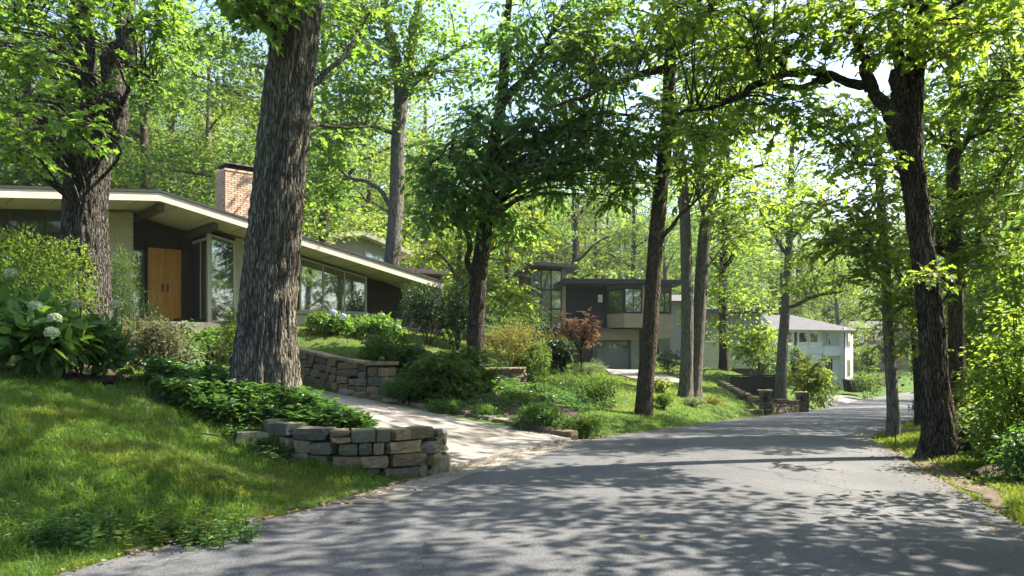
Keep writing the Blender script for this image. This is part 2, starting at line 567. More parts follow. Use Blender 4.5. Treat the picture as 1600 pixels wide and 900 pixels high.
M['lf_hyd'] = leaf_mat('hydrangea leaves', [(.028, .070, .022), (.050, .112, .030), (.082, .15, .036)], (.24, .44, .05), .38, .5, 1.5)
M['lf_red'] = leaf_mat('red maple leaves', [(.075, .040, .028), (.12, .066, .044), (.17, .105, .065)], (.30, .15, .07), .42, .5, 1.5)
M['lf_bronze'] = leaf_mat('bronze tipped leaves', [(.040, .058, .014), (.075, .085, .022), (.15, .095, .034)], (.32, .30, .05), .38, .5, 2)
M['lf_brown'] = leaf_mat('pinkish brown leaves', [(.042, .052, .024), (.078, .078, .042), (.125, .105, .065)], (.22, .24, .08), .35, .6, 2)
M['lf_pale'] = leaf_mat('pale grey green leaves', [(.06, .095, .045), (.105, .15, .075), (.17, .22, .12)], (.26, .38, .12), .35, .5, 2)
M['lf_fern'] = leaf_mat('ground cover leaves', [(.020, .055, .017), (.036, .085, .024), (.070, .125, .034)], (.15, .32, .04), .34, .38, 2.5)
M['grass'] = leaf_mat('grass blades', [(.032, .074, .014), (.062, .122, .022), (.112, .165, .036)], (.26, .43, .035), .38, .5, 1.1)
M['grass_sun'] = leaf_mat('yellowish grass blades', [(.055, .088, .018), (.092, .130, .030), (.17, .185, .06)], (.34, .44, .03), .38, .5, .6)  # yellower blades for tufts; sunlight on verge and far lawns put into the colour
M['litter'] = leaf_mat('dry leaves', [(.10, .06, .03), (.20, .14, .07), (.30, .24, .13)], (.3, .2, .07), .2, .7, 3)
M['petal'] = leaf_mat('white green petals', [(.24, .31, .18), (.38, .44, .28), (.52, .56, .40)], (.4, .48, .25), .3, .6, 6)
M['petal_blue'] = leaf_mat('blue petals', [(.26, .29, .55), (.38, .40, .66), (.5, .52, .75)], (.4, .42, .6), .3, .6, 6)
# buildings
M['fascia'] = plain('cream fascia paint', (.55, .49, .395), .55)
M['soffit'] = plain('beige soffit paint', (.60, .50, .385), .7, var=.08)
M['roof_black'] = plain('black roof edge', (.022, .022, .025), .6, .4)
M['roof_grey'] = mottled('grey shingle', (.055, .056, .062), (.105, .105, .112), 3, .9, .5, .02, 40)
M['beam'] = wood_mat('dark stained beam', (.07, .052, .04), (.13, .10, .078), 1)
M['dark_panel'] = wood_mat('dark brown panel', (.022, .016, .012), (.05, .036, .027), 2)
M['door_wood'] = wood_mat('honey stained door', (.36, .135, .012), (.64, .295, .038), 2, .4)
M['brick_pink'] = mottled('pink clay brick', (.38, .235, .155), (.50, .34, .235), 4, .9, .35, .006, 60, (.60, .45, .33), objvar=.22)
M['brick_cream'] = mottled('cream painted brick', (.36, .32, .23), (.47, .42, .31), 4, .8, .3, .006, 60, (.55, .50, .38))
M['mortar'] = mottled('mortar', (.28, .22, .165), (.38, .31, .24), 8, .95, .3, .01, 60)
M['frame'] = plain('pale window frame', (.46, .43, .36), .5)
M['metal_dark'] = plain('dark metal', (.02, .02, .022), .45, .5, .3)
M['glass'] = glass_mat('window glass')
M['glass_dark'] = glass_mat('dark window glass', (.012, .013, .012), .05)
M['glass_pale'] = glass_mat('hazy window glass', (.04, .046, .045), .22)
M['beige'] = plain('beige siding', (.34, .30, .235), .75)
M['black_clad'] = wood_mat('black cladding', (.005, .0055, .007), (.012, .0125, .015), 2, .6)
M['grey_wood'] = wood_mat('weathered horizontal boards', (.21, .165, .115), (.38, .31, .225), 0, .75)
M['taupe'] = plain('taupe panels', (.105, .092, .08), .7)
M['garage'] = plain('garage door paint', (.23, .215, .20), .6)
M['white'] = plain('white painted siding', (.72, .73, .74), .6, var=.06)
M['stucco'] = mottled('grey stucco', (.26, .25, .23), (.34, .33, .30), 6, .9, .2, .006, 80)
M['fence_dark'] = wood_mat('dark stained fence', (.028, .024, .02), (.06, .05, .042), 2, .8)
M['cream_wall'] = plain('cream wall paint', (.42, .39, .31), .8)
M['brown_wall'] = wood_mat('brown siding', (.12, .085, .06), (.21, .155, .11), 0, .8)
M['rust'] = mottled('rusty post', (.025, .018, .014), (.06, .042, .032), 8, .9, .3, .01)
# ---------------------------------------------------------------- terrain, road, driveway
EDGE = np.array([  # left x y z, right x y z of the road, from behind the camera to the far bend
    (-9.5, -8, 0, -2.0, -11, 0), (-5.9, 0, 0, 1.6, -2.2, 0), (-3.4, 5.9, 0, 4.0, 4.6, 0), (-1.8, 9.35, 0, 4.95, 8.0, 0),
    (-.6, 12, 0, 5.7, 10.8, 0), (1.1, 15.5, 0, 6.5, 13.6, 0), (3.67, 19.2, -.08, 7.6, 17.0, -.05), (6.5, 24.2, -.25, 9.9, 20.7, -.2),
    (9.4, 30.5, -.60, 13.2, 26.5, -.45), (13.2, 38, -.95, 17.5, 33.5, -.75), (19.5, 50, -1.45, 24, 45.5, -1.2),
    (26.7, 62, -1.6, 31.2, 57.5, -1.5), (37.6, 75, -1.5, 41.6, 70.5, -1.5), (60, 92, -.6, 64, 87, -.6), (110, 120, 2, 114, 114, 2)], float)
RD = spline(EDGE, 12)
ROAD_L, ROAD_R = RD[:, :3], RD[:, 3:]
ROAD_POLY = np.vstack([ROAD_L[:, :2], ROAD_R[::-1, :2]])
ROAD_C = .5 * (ROAD_L + ROAD_R)
ROAD_HW = .5 * np.linalg.norm(ROAD_L - ROAD_R, axis=1)

DRIVE = np.array([  # left x y z, right x y z of the first house's driveway, street to garage
    (-.95, 11.45, .03, 1.15, 15.55, .03), (-1.75, 12.3, .17, .35, 16.25, .12), (-2.7, 13.5, .45, -.9, 17.3, .29), (-3.6, 14.9, .62, -2.3, 18.5, .46),
    (-4.6, 16.5, .78, -3.9, 19.4, .66), (-6.9, 18.5, 1.05, -5.9, 20.6, .96), (-10.5, 21.2, 1.42, -9.2, 22.8, 1.32), (-15, 23.5, 1.7, -14, 25.5, 1.7)], float)
DV = spline(DRIVE, 6)
DRIVE_POLY = np.vstack([DV[:, :2], DV[::-1, 3:5]])

CTRL = np.array([
    (-7, 11, 1.38), (-12, 11, 2.2), (-3.85, 8.8, .55), (-5.3, 9.5, .92), (-4.9, 7.5, .45), (-3.6, 11.3, .78), (-3.9, 12.6, 1.02), (-9, 8, 1.35),
    (-2.3, 11.2, .60), (-1.6, 11.7, .5), (-2.4, 10.2, .0), (-3.2, 10.5, .08), (-3.9, 10.8, .42), (-5.6, 13.6, 1.2), (-7.5, 14.5, 1.42), (-9, 17, 1.6),
    (-5.5, 23, 2.06), (-7.3, 24, 2.36), (-9.35, 23.8, 2.4), (-9, 25, 2.7), (-4.9, 28.3, 2.4), (-11.4, 25, 2.75), (-20, 22, 3.4), (-20, 10, 3.2), (-30, 30, 5.5),
    (-4.4, 21.3, 1.66), (-3.4, 20.6, 1.2), (-2.4, 20.6, .95), (-.9, 18.5, .57), (.4, 24.4, .7), (-.5, 26.2, 1.3), (-2.4, 30, 2.3),
    (1.6, 20, .30), (3, 25, .55), (1.5, 32, 1.5), (5.1, 32, .55), (7.2, 53, .8), (3.7, 22, .05), (6.7, 30, .05), (10, 37, .1), (12.6, 48, 1.0), (12.7, 43, -.3),
    (24, 70, -1.0), (29.5, 69, -1.15), (41.6, 90, -.4), (52, 110, 3.0), (17, 60, .4), (35, 95, .5), (5.8, 46, .62), (6.3, 40, .5), (8.5, 44, .55), (4.2, 37, .75),
    (6.93, 13, .06), (5.6, 8.7, .02), (7.6, 12, -.06), (9.3, 16, .0), (12, 14, -.5), (20, 15, -1), (30, 10, -1.2), (12.5, 22.5, -.25), (16, 25, -.7), (24, 32, -1.2),
    (0, -15, 0), (-20, -10, 2.8), (15, -10, -.4), (-60, 60, 11), (0, 80, 5), (-30, 120, 14), (40, 150, 8), (120, 150, 8), (100, 60, -1), (60, 20, -2), (8, 66, 2.5),
    (-15, 45, 5), (-12, 33, 3.4), (-6, 36, 3.0), (-200, 100, 30), (200, 250, 14), (0, 300, 24), (-250, 300, 40), (0, -200, 0), (200, -100, -4), (-200, -150, 12)], float)
CTRL = np.vstack([CTRL, ROAD_L[6::9], ROAD_R[6::9], DRIVE[1:, :3], DRIVE[1:, 3:]])
_ep = 1.2


def _phi(r2): return np.sqrt(r2 + _ep * _ep)


_D = _phi(((CTRL[:, None, :2] - CTRL[None, :, :2]) ** 2).sum(-1))
_n = len(CTRL)
_A = np.zeros((_n + 1, _n + 1)); _A[:_n, :_n] = _D - np.eye(_n) * .15; _A[:_n, _n] = 1; _A[_n, :_n] = 1
_w = np.linalg.solve(_A, np.concatenate([CTRL[:, 2], [0]]))


def _tps(x, y):
    out = np.empty(x.shape)
    for i in range(0, len(x), 20000):
        s = slice(i, i + 20000)
        out[s] = _phi((x[s, None] - CTRL[None, :, 0]) ** 2 + (y[s, None] - CTRL[None, :, 1]) ** 2) @ _w[:_n] + _w[_n]
    return out


def _ribbon_blend(x, y, z, L, Rr, drop, soft):
    C = .5 * (L + Rr); hw = .5 * np.linalg.norm(L[:, :2] - Rr[:, :2], axis=1)
    near = (x > C[:, 0].min() - 12) & (x < C[:, 0].max() + 12) & (y > C[:, 1].min() - 12) & (y < C[:, 1].max() + 12)
    idx = np.where(near)[0]
    for i in range(0, len(idx), 8000):
        k = idx[i:i + 8000]
        d2 = (x[k, None] - C[None, :, 0]) ** 2 + (y[k, None] - C[None, :, 1]) ** 2
        j = d2.argmin(1)
        # signed across position on the nearest rung
        v = (Rr[j, :2] - L[j, :2]); ln = np.linalg.norm(v, axis=1)
        t = ((x[k] - L[j, 0]) * v[:, 0] + (y[k] - L[j, 1]) * v[:, 1]) / (ln * ln)
        ex = np.maximum(np.maximum(-t, t - 1), 0) * ln            # metres outside the ribbon
        zz = L[j, 2] + (Rr[j, 2] - L[j, 2]) * np.clip(t, 0, 1) - drop
        b = np.clip(ex / soft, 0, 1); b = b * b * (3 - 2 * b)
        far = np.sqrt(d2.min(1)) > ln * .5 + soft + 1.0
        b = np.where(far, 1, b)
        z[k] = zz * (1 - b) + z[k] * b
    return z


def H(x, y):
    """Height of the ground."""
    x = np.atleast_1d(np.asarray(x, float)).ravel(); y = np.atleast_1d(np.asarray(y, float)).ravel()
    z = _tps(x, y)
    z = z + .06 * (vnoise(x * .7, y * .7, None, 3) - .5) + .03 * (vnoise(x * 2.1, y * 2.1, None, 4) - .5)
    z = _ribbon_blend(x, y, z, DV[:, :3], DV[:, 3:], .05, .5)
    z = _ribbon_blend(x, y, z, ROAD_L, ROAD_R, .05, .9)
    # the bed behind the front stone wall is held up by it
    return z


def h1(x, y): return float(H([x], [y])[0])


def _axis(lo, hi, core0, core1, step, grow):
    a = list(np.arange(core0, core1 + 1e-6, step)); s = step; v = core1
    while v < hi: s *= grow; v += s; a.append(v)
    s = step; v = core0; b = []
    while v > lo: s *= grow; v -= s; b.append(v)
    return np.array(b[::-1] + a)


ax = _axis(-700, 900, -12, 13, .22, 1.055)
ay = _axis(-500, 1500, 3, 32, .22, 1.05)
gx, gy = np.meshgrid(ax, ay)
gz = H(gx.ravel(), gy.ravel())
nx_, ny_ = len(ax), len(ay)
i_ = (np.arange(ny_ - 1)[:, None] * nx_ + np.arange(nx_ - 1)[None]).ravel()
q_ = np.stack([i_, i_ + 1, i_ + nx_ + 1, i_ + nx_], 1)
tag(link('ground', mesh_np('ground', np.stack([gx.ravel(), gy.ravel(), gz], 1), [q_], [M['ground']], None, True)), kind='structure')


def ribbon(name, L, Rr, mat, n=14, lift=0.0, crown=0.0, skirt=0.12, parent=None):
    k = len(L)
    t = np.linspace(0, 1, n)
    P = L[:, None] * (1 - t)[None, :, None] + Rr[:, None] * t[None, :, None]
    P[..., 2] += lift + crown * (1 - (2 * t - 1) ** 2)[None]
    a = P[:, :1].copy(); a[..., 2] -= skirt
    b = P[:, -1:].copy(); b[..., 2] -= skirt
    P = np.concatenate([a, P, b], 1); m = n + 2
    V = P.reshape(-1, 3)
    i = (np.arange(k - 1)[:, None] * m + np.arange(m - 1)[None]).ravel()
    q = np.stack([i, i + 1, i + m + 1, i + m], 1)
    ends = [np.array([np.arange(m)]), np.array([np.arange(m)[::-1] + (k - 1) * m])]
    return link(name, mesh_np(name, V, [q] + ends, [mat], None, False), parent)


BARE = []


def drape(name, poly, mat, lift=.02, step=.4, rough=0.0):
    BARE.append(poly)
    bm = bmesh.new()
    q = []
    for a, b in zip(poly, list(poly[1:]) + [poly[0]]):
        m = max(2, int(math.hypot(b[0] - a[0], b[1] - a[1]) / .16))
        for t in range(m):
            x, y = a[0] + (b[0] - a[0]) * t / m, a[1] + (b[1] - a[1]) * t / m
            q.append((x + .22 * float(vnoise([x * 2.3], [y * 2.3], None, 61)[0] - .5) + .1 * float(vnoise([x * 8], [y * 8], None, 63)[0] - .5), y + .22 * float(vnoise([x * 2.3], [y * 2.3], None, 62)[0] - .5)))
    poly = q if rough else list(poly)
    vs = [bm.verts.new((p[0], p[1], 0)) for p in poly]
    bm.faces.new(vs)
    xs = [p[0] for p in poly]; ys = [p[1] for p in poly]
    for c, lo, hi, no in ((0, min(xs), max(xs), (1, 0, 0)), (1, min(ys), max(ys), (0, 1, 0))):
        for v in np.arange(lo + step, hi, step):
            co = (v, 0, 0) if c == 0 else (0, v, 0)
            bmesh.ops.bisect_plane(bm, geom=bm.verts[:] + bm.edges[:] + bm.faces[:], plane_co=co, plane_no=no)
    bmesh.ops.triangulate(bm, faces=bm.faces[:])
    X = np.array([v.co.x for v in bm.verts]); Y = np.array([v.co.y for v in bm.verts])
    Z = H(X, Y) + lift
    if rough: Z = Z + rough * (vnoise(X * 7, Y * 7, None, 8))
    for v, z in zip(bm.verts, Z): v.co.z = z
    for f in bm.faces:
        if f.normal.z < 0: f.normal_flip()
        f.smooth = True
    me = bpy.data.meshes.new(name); bm.to_mesh(me); bm.free()
    me.materials.append(mat)
    return tag(link(name, me), kind='structure')


tag(ribbon('road', ROAD_L, ROAD_R, M['asphalt'], 16, 0.0, .05), kind='structure')
# concrete gutter strip between the driveway and the asphalt
def edge_pts(P, i0, i1): return P[i0:i1]
gi0, gi1 = 34, 62
gl = ROAD_L[gi0:gi1].copy(); gr = ROAD_L[gi0:gi1] + (ROAD_R[gi0:gi1] - ROAD_L[gi0:gi1]) * .085
wob = (vnoise(np.arange(gi1 - gi0) * .9, np.zeros(gi1 - gi0), None, 5) - .5)[:, None] * .12
gr = gr + wob * unit(ROAD_R[gi0:gi1] - ROAD_L[gi0:gi1])
gl[:, 2] += .012; gr[:, 2] += .022
tag(ribbon('gutter', gl, gr, M['gutter'], 4, .004, 0, .06), kind='structure')

# driveway slabs
drv = tag(empty('driveway', (0, 0, 0)), kind='structure')
cuts = [0, 8, 14, 20, 27, 34, 42]
for a, b in zip(cuts[:-1], cuts[1:]):
    L = DV[a:b + 1, :3].copy(); Q = DV[a:b + 1, 3:].copy()
    d = unit(L[1] - L[0]); e = unit(L[-1] - L[-2])
    L[0] += d * .014; Q[0] += unit(Q[1] - Q[0]) * .014; L[-1] -= e * .014; Q[-1] -= unit(Q[-1] - Q[-2]) * .014
    ribbon('slab', L, Q, M['concrete'], 10, .03, .0, .14, drv)
# ---------------------------------------------------------------- houses
def brick_sheet(mb, x0, x1, z0, z1, y, face=-1, bl=.2, bh=.067, gap=.01, depth=.02, top=None, seed=1):
    """courses of bricks standing proud of the plane y (towards -y); top(x) cuts the wall under a raking roof"""
    r = random.Random(seed); k = 0; z = z0
    while z < z1 - .02:
        x = x0 - (bl * .5 if k % 2 else 0)
        while x < x1 - .02:
            a, b = max(x, x0), min(x + bl - gap, x1)
            if b - a > .03 and (top is None or z + bh <= top(.5 * (a + b))):
                p = depth + r.uniform(-.004, .004)
                mb.box(a, b, y - p, y + .003, z, min(z + bh - gap, z1))
            x += bl
        z += bh; k += 1
    return mb


def window(parent, x0, x1, z0, z1, y, cols=1, rows=1, fw=.05, mat_f='frame', mat_g='glass', dz=0.0, name='window', depth=.06, label=None):
    """frame ring and mullions with glass panes as children; dz: how far the head drops from x0 to x1"""
    mb = MB()
    top = lambda x: z1 - dz * (x - x0) / (x1 - x0)
    def bar(xa, xb, za0, za1, zb0, zb1):
        mb.hexa([(xa, y - depth, za0), (xb, y - depth, zb0), (xb, y, zb0), (xa, y, za0)],
                [(xa, y - depth, za1), (xb, y - depth, zb1), (xb, y, zb1), (xa, y, za1)])
    bar(x0, x1, z0 - fw, z0, z0 - fw, z0)
    bar(x0 - fw, x1 + fw, top(x0 - fw), top(x0 - fw) + fw, top(x1 + fw), top(x1 + fw) + fw)
    bar(x0 - fw, x0, z0 - fw, top(x0 - fw), z0 - fw, top(x0)); bar(x1, x1 + fw, z0 - fw, top(x1), z0 - fw, top(x1 + fw))
    f = mb.build(name, M[mat_f], parent)
    if label: f['label'] = label
    mu = fw * .8
    for i in range(1, cols):
        m = MB(); xm = x0 + (x1 - x0) * i / cols
        m.hexa([(xm - mu / 2, y - depth * .8, z0), (xm + mu / 2, y - depth * .8, z0), (xm + mu / 2, y - .004, z0), (xm - mu / 2, y - .004, z0)],
               [(xm - mu / 2, y - depth * .8, top(xm)), (xm + mu / 2, y - depth * .8, top(xm)), (xm + mu / 2, y - .004, top(xm)), (xm - mu / 2, y - .004, top(xm))])
        m.build('mullion', M[mat_f], f)
    for j in range(1, rows):
        zm = z0 + (z1 - z0) * j / rows
        MB().box(x0, x1, y - depth * .7, y - .006, zm - mu / 2, zm + mu / 2).build('mullion', M[mat_f], f)
    for i in range(cols):
        a = x0 + (x1 - x0) * i / cols + (.0 if i == 0 else mu / 2); b = x0 + (x1 - x0) * (i + 1) / cols - (0 if i == cols - 1 else mu / 2)
        for j in range(rows):
            c = z0 + (z1 - z0) * j / rows; e = (z0 + (z1 - z0) * (j + 1) / rows)
            ta, tb = (top(a), top(b)) if j == rows - 1 else (e, e)
            m = MB().hexa([(a, y - .022, c), (b, y - .022, c), (b, y - .012, c), (a, y - .012, c)],
                          [(a, y - .022, ta), (b, y - .022, tb), (b, y - .012, tb), (a, y - .012, ta)])
            m.build('pane', M[mat_g], f)
    return f


# ---- the low gabled house on the left
A1 = math.atan2(.65, .76)
hz = 2.72
h = empty('low_house', (-9.85, 22.5, hz), A1, 'low mid-century house with a wide gabled roof, honey wood double door and brick chimney', 'house')
RT = 6.31 - hz                                     # height of the ridge's top above the floor


def rt(u): return RT - (.2 * u if u >= 0 else .105 * -u)


UL, UR, VB = -9.5, 9.7, 11.0
th = .24
for nm, ua, ub in (('roof', 0, UR), ('roof', UL, 0)):
    mb = MB()
    y0, y1 = .04, VB
    mb.prism_y([(ua, rt(ua) - .06), (ub, rt(ub) - .06), (ub, rt(ub)), (ua, rt(ua))], -.03, y1)
    rf = mb.build(nm, M['roof_black'], h)
    m2 = MB(); m2.prism_y([(ua, rt(ua) - th - .03), (ub, rt(ub) - th - .03), (ub, rt(ub) - .062), (ua, rt(ua) - .062)], 0.06, y1 - .05)
    m2.build('soffit', M['soffit'], rf)
    m3 = MB(); m3.prism_y([(ua, rt(ua) - th - .06), (ub, rt(ub) - th - .06), (ub, rt(ub) - .064), (ua, rt(ua) - .064)], .0, .055)
    m3.build('fascia', M['fascia'], rf)
m3 = MB(); m3.box(UR - .03, UR + .03, .0, VB, rt(UR) - th - .06, rt(UR) - .064)
m3.build('fascia', M['fascia'], h)
# soffit board joints
m = MB()
for k in range(1, 19):
    u = UL + k * 1.0
    if abs(u) < .2: continue
    zz = rt(u) - th - .033
    m.box(u - .006, u + .006, .08, 1.35, zz - .004, zz + .01)
m.build('soffit_joint', M['dark_panel'], h)['kind'] = 'stuff'
for u, v0, v1, dpt in ((.12, .30, 3.4, .24), (1.75, .55, 3.4, .22), (-4.2, .3, 3.0, .24)):
    zz = rt(u) - th - .03 - .02 * (u > 1)
    MB().box(u - .09, u + .09, v0, v1, zz - dpt, zz - .035).build('roof_beam', M['beam'], h, .006)

WV = 1.4                                            # the front wall's plane
sof = lambda u: rt(u) - th - .05


def wallpiece(name, u0, u1, v0, v1, z0, mat, gap=.03, parent=h):
    m = MB()
    m.hexa([(u0, v0, z0), (u1, v0, z0), (u1, v1, z0), (u0, v1, z0)],
           [(u0, v0, sof(u0) - gap), (u1, v0, sof(u1) - gap), (u1, v1, sof(u1) - gap), (u0, v1, sof(u0) - gap)])
    return m.build(name, M[mat], parent)


# glazed entrance corner
wallpiece('wall', 2.72, 4.62, WV + .1, WV + .3, -1, 'mortar')
mb = MB(); brick_sheet(mb, 2.74, 4.62, -.6, 3.4, WV + .1, top=lambda x: sof(x) - .04, bl=.24)
mb.build('brickwork', M['brick_cream'], h)['kind'] = 'stuff'
window(h, 1.97, 2.66, .02, 2.66, WV + .1, 1, 1, .06, dz=.14, name='tall_window')
MB().box(1.83, 1.93, WV - .02, WV + .12, -.4, sof(1.9)).build('corner_post', M['frame'], h, .006)
# return glazing running back to the door wall
ret = MB().box(1.87, 1.885, WV + .12, 3.2, .04, 2.55).build('side_pane', M['glass_pale'], h)
MB().box(1.85, 1.90, WV + .12, 3.2, 2.55, 2.64).build('head_rail', M['frame'], h)
MB().box(1.85, 1.90, WV + .12, 3.2, -.2, .04).build('base_rail', M['frame'], h)
MB().box(1.855, 1.895, 2.1, 2.15, .04, 2.55).build('glazing_bar', M['frame'], h)
# door wall
DVv = 2.85
wallpiece('wall', 1.58, 1.86, DVv, DVv + .2, -.3, 'dark_panel')
wallpiece('wall', -.1, 1.58, DVv + .06, DVv + .22, 2.36, 'dark_panel')
dd = MB().box(.44, .50, DVv - .04, DVv + .06, -.1, 2.36).box(1.52, 1.58, DVv - .04, DVv + .06, -.1, 2.36).build('door_frame', M['dark_panel'], h)
for a, b, hx in ((.505, 1.008, .93), (1.014, 1.515, 1.09)):
    d = MB().box(a, b, DVv, DVv + .05, -.02, 2.34).build('door_leaf', M['door_wood'], h, .006)
    MB().box(a + .08, b - .08, DVv - .012, DVv, 1.25, 2.2).build('panel', M['door_wood'], d, .004)
    MB().box(a + .08, b - .08, DVv - .012, DVv, .12, 1.13).build('panel', M['door_wood'], d, .004)
    MB().box(hx - .016, hx + .016, DVv - .06, DVv, .98, 1.22).build('handle', M['metal_dark'], d, .004)
window(h, .0, .36, .1, 2.2, DVv + .06, 1, 1, .05, 'beam', 'glass', name='sidelight')
MB().box(-.14, .44, DVv + .08, DVv + .2, -.2, 2.4).build('wall', M['dark_panel'], h)
# floor of the porch and the dark room behind
MB().box(-.2, 2.7, .9, 3.2, -.35, -.04).build('porch_slab', M['concrete'], h, .01)
MB().hexa([(-9.3, 5.4, -2), (9.0, 5.4, -2.2), (9.0, 10.6, -2.2), (-9.3, 10.6, -2)],
          [(-9.3, 5.4, sof(-9.3) - .03), (0, 5.4, sof(0) - .03), (0, 10.6, sof(0) - .03), (-9.3, 10.6, sof(-9.3) - .03)]).build('rear_wall', M['dark_panel'], h)
MB().hexa([(0.01, 5.42, -2), (9.0, 5.42, -2.2), (9.0, 10.6, -2.2), (0.01, 10.6, -2)],
          [(0.01, 5.42, sof(0) - .03), (9.0, 5.42, sof(9) - .03), (9.0, 10.6, sof(9) - .03), (0.01, 10.6, sof(0) - .03)]).build('rear_wall', M['dark_panel'], h)
# left of the door: brick pier and the long wall with a strip window
wallpiece('wall', -1.25, -.16, 2.0, 2.9, -1, 'mortar')
mb = MB(); brick_sheet(mb, -1.25, -.16, .4, 3.3, 2.0, top=lambda x: sof(x) - .05, bl=.24, seed=4)
mb.build('brickwork', M['brick_cream'], h)['kind'] = 'stuff'
wallpiece('wall', -9.2, -1.27, 2.1, 2.3, -1, 'dark_panel', .62)
window(h, -9.0, -5.3, 2.42, 2.86, 2.25, 4, 1, .05, 'beam', 'glass_dark', name='strip_window', dz=-.32)
window(h, -5.1, -1.5, 2.42, 2.86, 2.25, 4, 1, .05, 'beam', 'glass_dark', name='strip_window', dz=-.2)
# three-pane living room window on its brick apron
MB().box(4.64, 4.86, WV - .02, WV + .25, -1.2, sof(4.8)).build('jamb', M['dark_panel'], h)
window(h, 4.93, 7.36, .52, sof(4.93) - .13, WV + .06, 3, 1, .06, dz=.2 * 2.43, name='living_window')
MB().box(4.62, 7.66, WV - .04, WV + .3, -1.3, .34).build('apron', M['mortar'], h)
mb = MB(); brick_sheet(mb, 4.62, 7.66, -1.0, .34, WV - .04, bl=.24, seed=2)
brick_sheet(mb, 4.62, 7.66, .36, .43, WV - .09, bl=.12, seed=3, gap=.012, depth=.03)
mb.build('brickwork', M['brick_cream'], h)['kind'] = 'stuff'
MB().box(4.6, 7.7, WV - .14, WV + .1, .435, .465).build('sill', M['fascia'], h, .004)
MB().hexa([(7.44, WV + .35, -1.4), (9.1, WV + .35, -1.4), (9.1, 5.5, -1.4), (7.44, 5.5, -1.4)],
          [(7.44, WV + .35, sof(7.44) - .03), (9.1, WV + .35, sof(9.1) - .03), (9.1, 5.5, sof(9.1) - .03), (7.44, 5.5, sof(7.44) - .03)]).build('wall', M['dark_panel'], h)
m = MB()
for k in range(8): m.box(7.46, 9.08, WV + .33, WV + .352, -.9 + k * .3, -.9 + k * .3 + .012)
m.build('panel_joint', M['beam'], h)
wallpiece('wall', 4.9, 7.44, 3.0, 3.1, -1.2, 'dark_panel')
# can lights under the eave
for u in (3.3, 6.1, 8.7):
    m = MB(); zz = sof(u) - .02 + .04
    m.tube([(u, .9, zz), (u, .9, zz - .05)], [.05, .05], 10).build('downlight', M['fascia'], h)
# chimney
ch = MB().box(2.82, 4.02, 2.62, 3.4, 2.4, 5.06).build('chimney', M['mortar'], h)
sheets = []
_bm = {}
def brick_obj(w, parent, loc, rot):
    k = round(w, 3)
    if k not in _bm:
        o = MB().box(-w / 2, w / 2, -.022, .004, 0, .057).build('brick', M['brick_pink'], parent, .004)
        _bm[k] = o.data
    else:
        o = link('brick', _bm[k], parent)
    o.location = loc; o.rotation_euler = rot
    return o
rr_ = random.Random(3); k = 0; z = 2.9
while z < 5.03:
    for face in (0, 1):
        ln = 1.2 if face == 0 else .78
        x = -.105 if k % 2 else 0.0
        while x < ln - .02:
            a, b = max(x, 0), min(x + .205, ln)
            if b - a > .04:
                mid = .5 * (a + b)
                loc = (2.82 + mid, 2.62 - rr_.uniform(0, .006), z) if face == 0 else (2.82 - rr_.uniform(0, .006), 3.4 - mid, z)
                brick_obj(b - a - .012, ch, loc, (0, 0, 0) if face == 0 else (0, 0, -math.pi / 2))
            x += .21
    z += .07; k += 1
MB().box(2.80, 4.04, 2.58, 3.44, 5.045, 5.11).build('crown_course', M['brick_pink'], ch, .005)
MB().box(3.0, 3.84, 2.8, 3.25, 5.11, 5.27).build('flue', M['metal_dark'], ch)
MB().hexa([(2.86, 2.55, 5.27), (4.0, 2.55, 5.27), (4.0, 3.5, 5.27), (2.86, 3.5, 5.27)], [(2.9, 2.6, 5.33), (3.98, 2.6, 5.33), (3.98, 3.45, 5.33), (2.9, 3.45, 5.33)]).build('chimney_cap', M['metal_dark'], ch)

# ---- gable of the house standing behind it
c = W(545, 560, 42)
g = empty('rear_house', (c[0], c[1], 4.6), .45, 'beige gabled house showing above the low house roof, right of the big trunk', 'house')
gp = [(-2.0, -2.5), (2.6, -2.5), (2.6, 2.65), (.6, 3.35), (-2.0, 3.05)]
MB().prism_y(gp, 0, 6).build('wall', M['beige'], g)
for a, b in (((-2.9, 2.98), (.6, 3.38)), ((.6, 3.38), (3.3, 2.46))):
    MB().prism_y([(a[0], a[1]), (b[0], b[1]), (b[0], b[1] + .22), (a[0], a[1] + .22)], -.7, 6.4).build('roof', M['fascia'], g)
window(g, .9, 2.3, 1.2, 2.6, -.02, 2, 1, .06, dz=.4)
MB().box(2.6, 5.6, -.8, 4, 1.55, 1.8).build('flat_roof', M['beam'], g)
MB().box(2.8, 5.2, .2, 3.6, -2.5, 1.54).build('wall', M['dark_panel'], g)

# ---- dark modern house in the middle
c = W(885, 560, 52)
s = 52 / F                                             # metres per photograph pixel at that distance
d2 = empty('dark_house', (c[0], c[1], .85), .10, 'dark flat-roofed modern house with board-clad window bay above a garage', 'house')
zz = lambda py: (CY - py) * s + EYE - .85
uu = lambda px: (px - 885) * s
MB().box(uu(884), uu(958), .6, 8, zz(513), zz(443)).build('wall', M['black_clad'], d2)
m = MB()
for i in range(14): m.box(uu(886) + i * .22, uu(886) + i * .22 + .17, .57, .602, zz(512), zz(446))
m.build('cladding', M['black_clad'], d2)['kind'] = 'stuff'
MB().box(uu(938), uu(945), .5, .575, zz(471), zz(459)).build('plaque', M['white'], d2, .004)
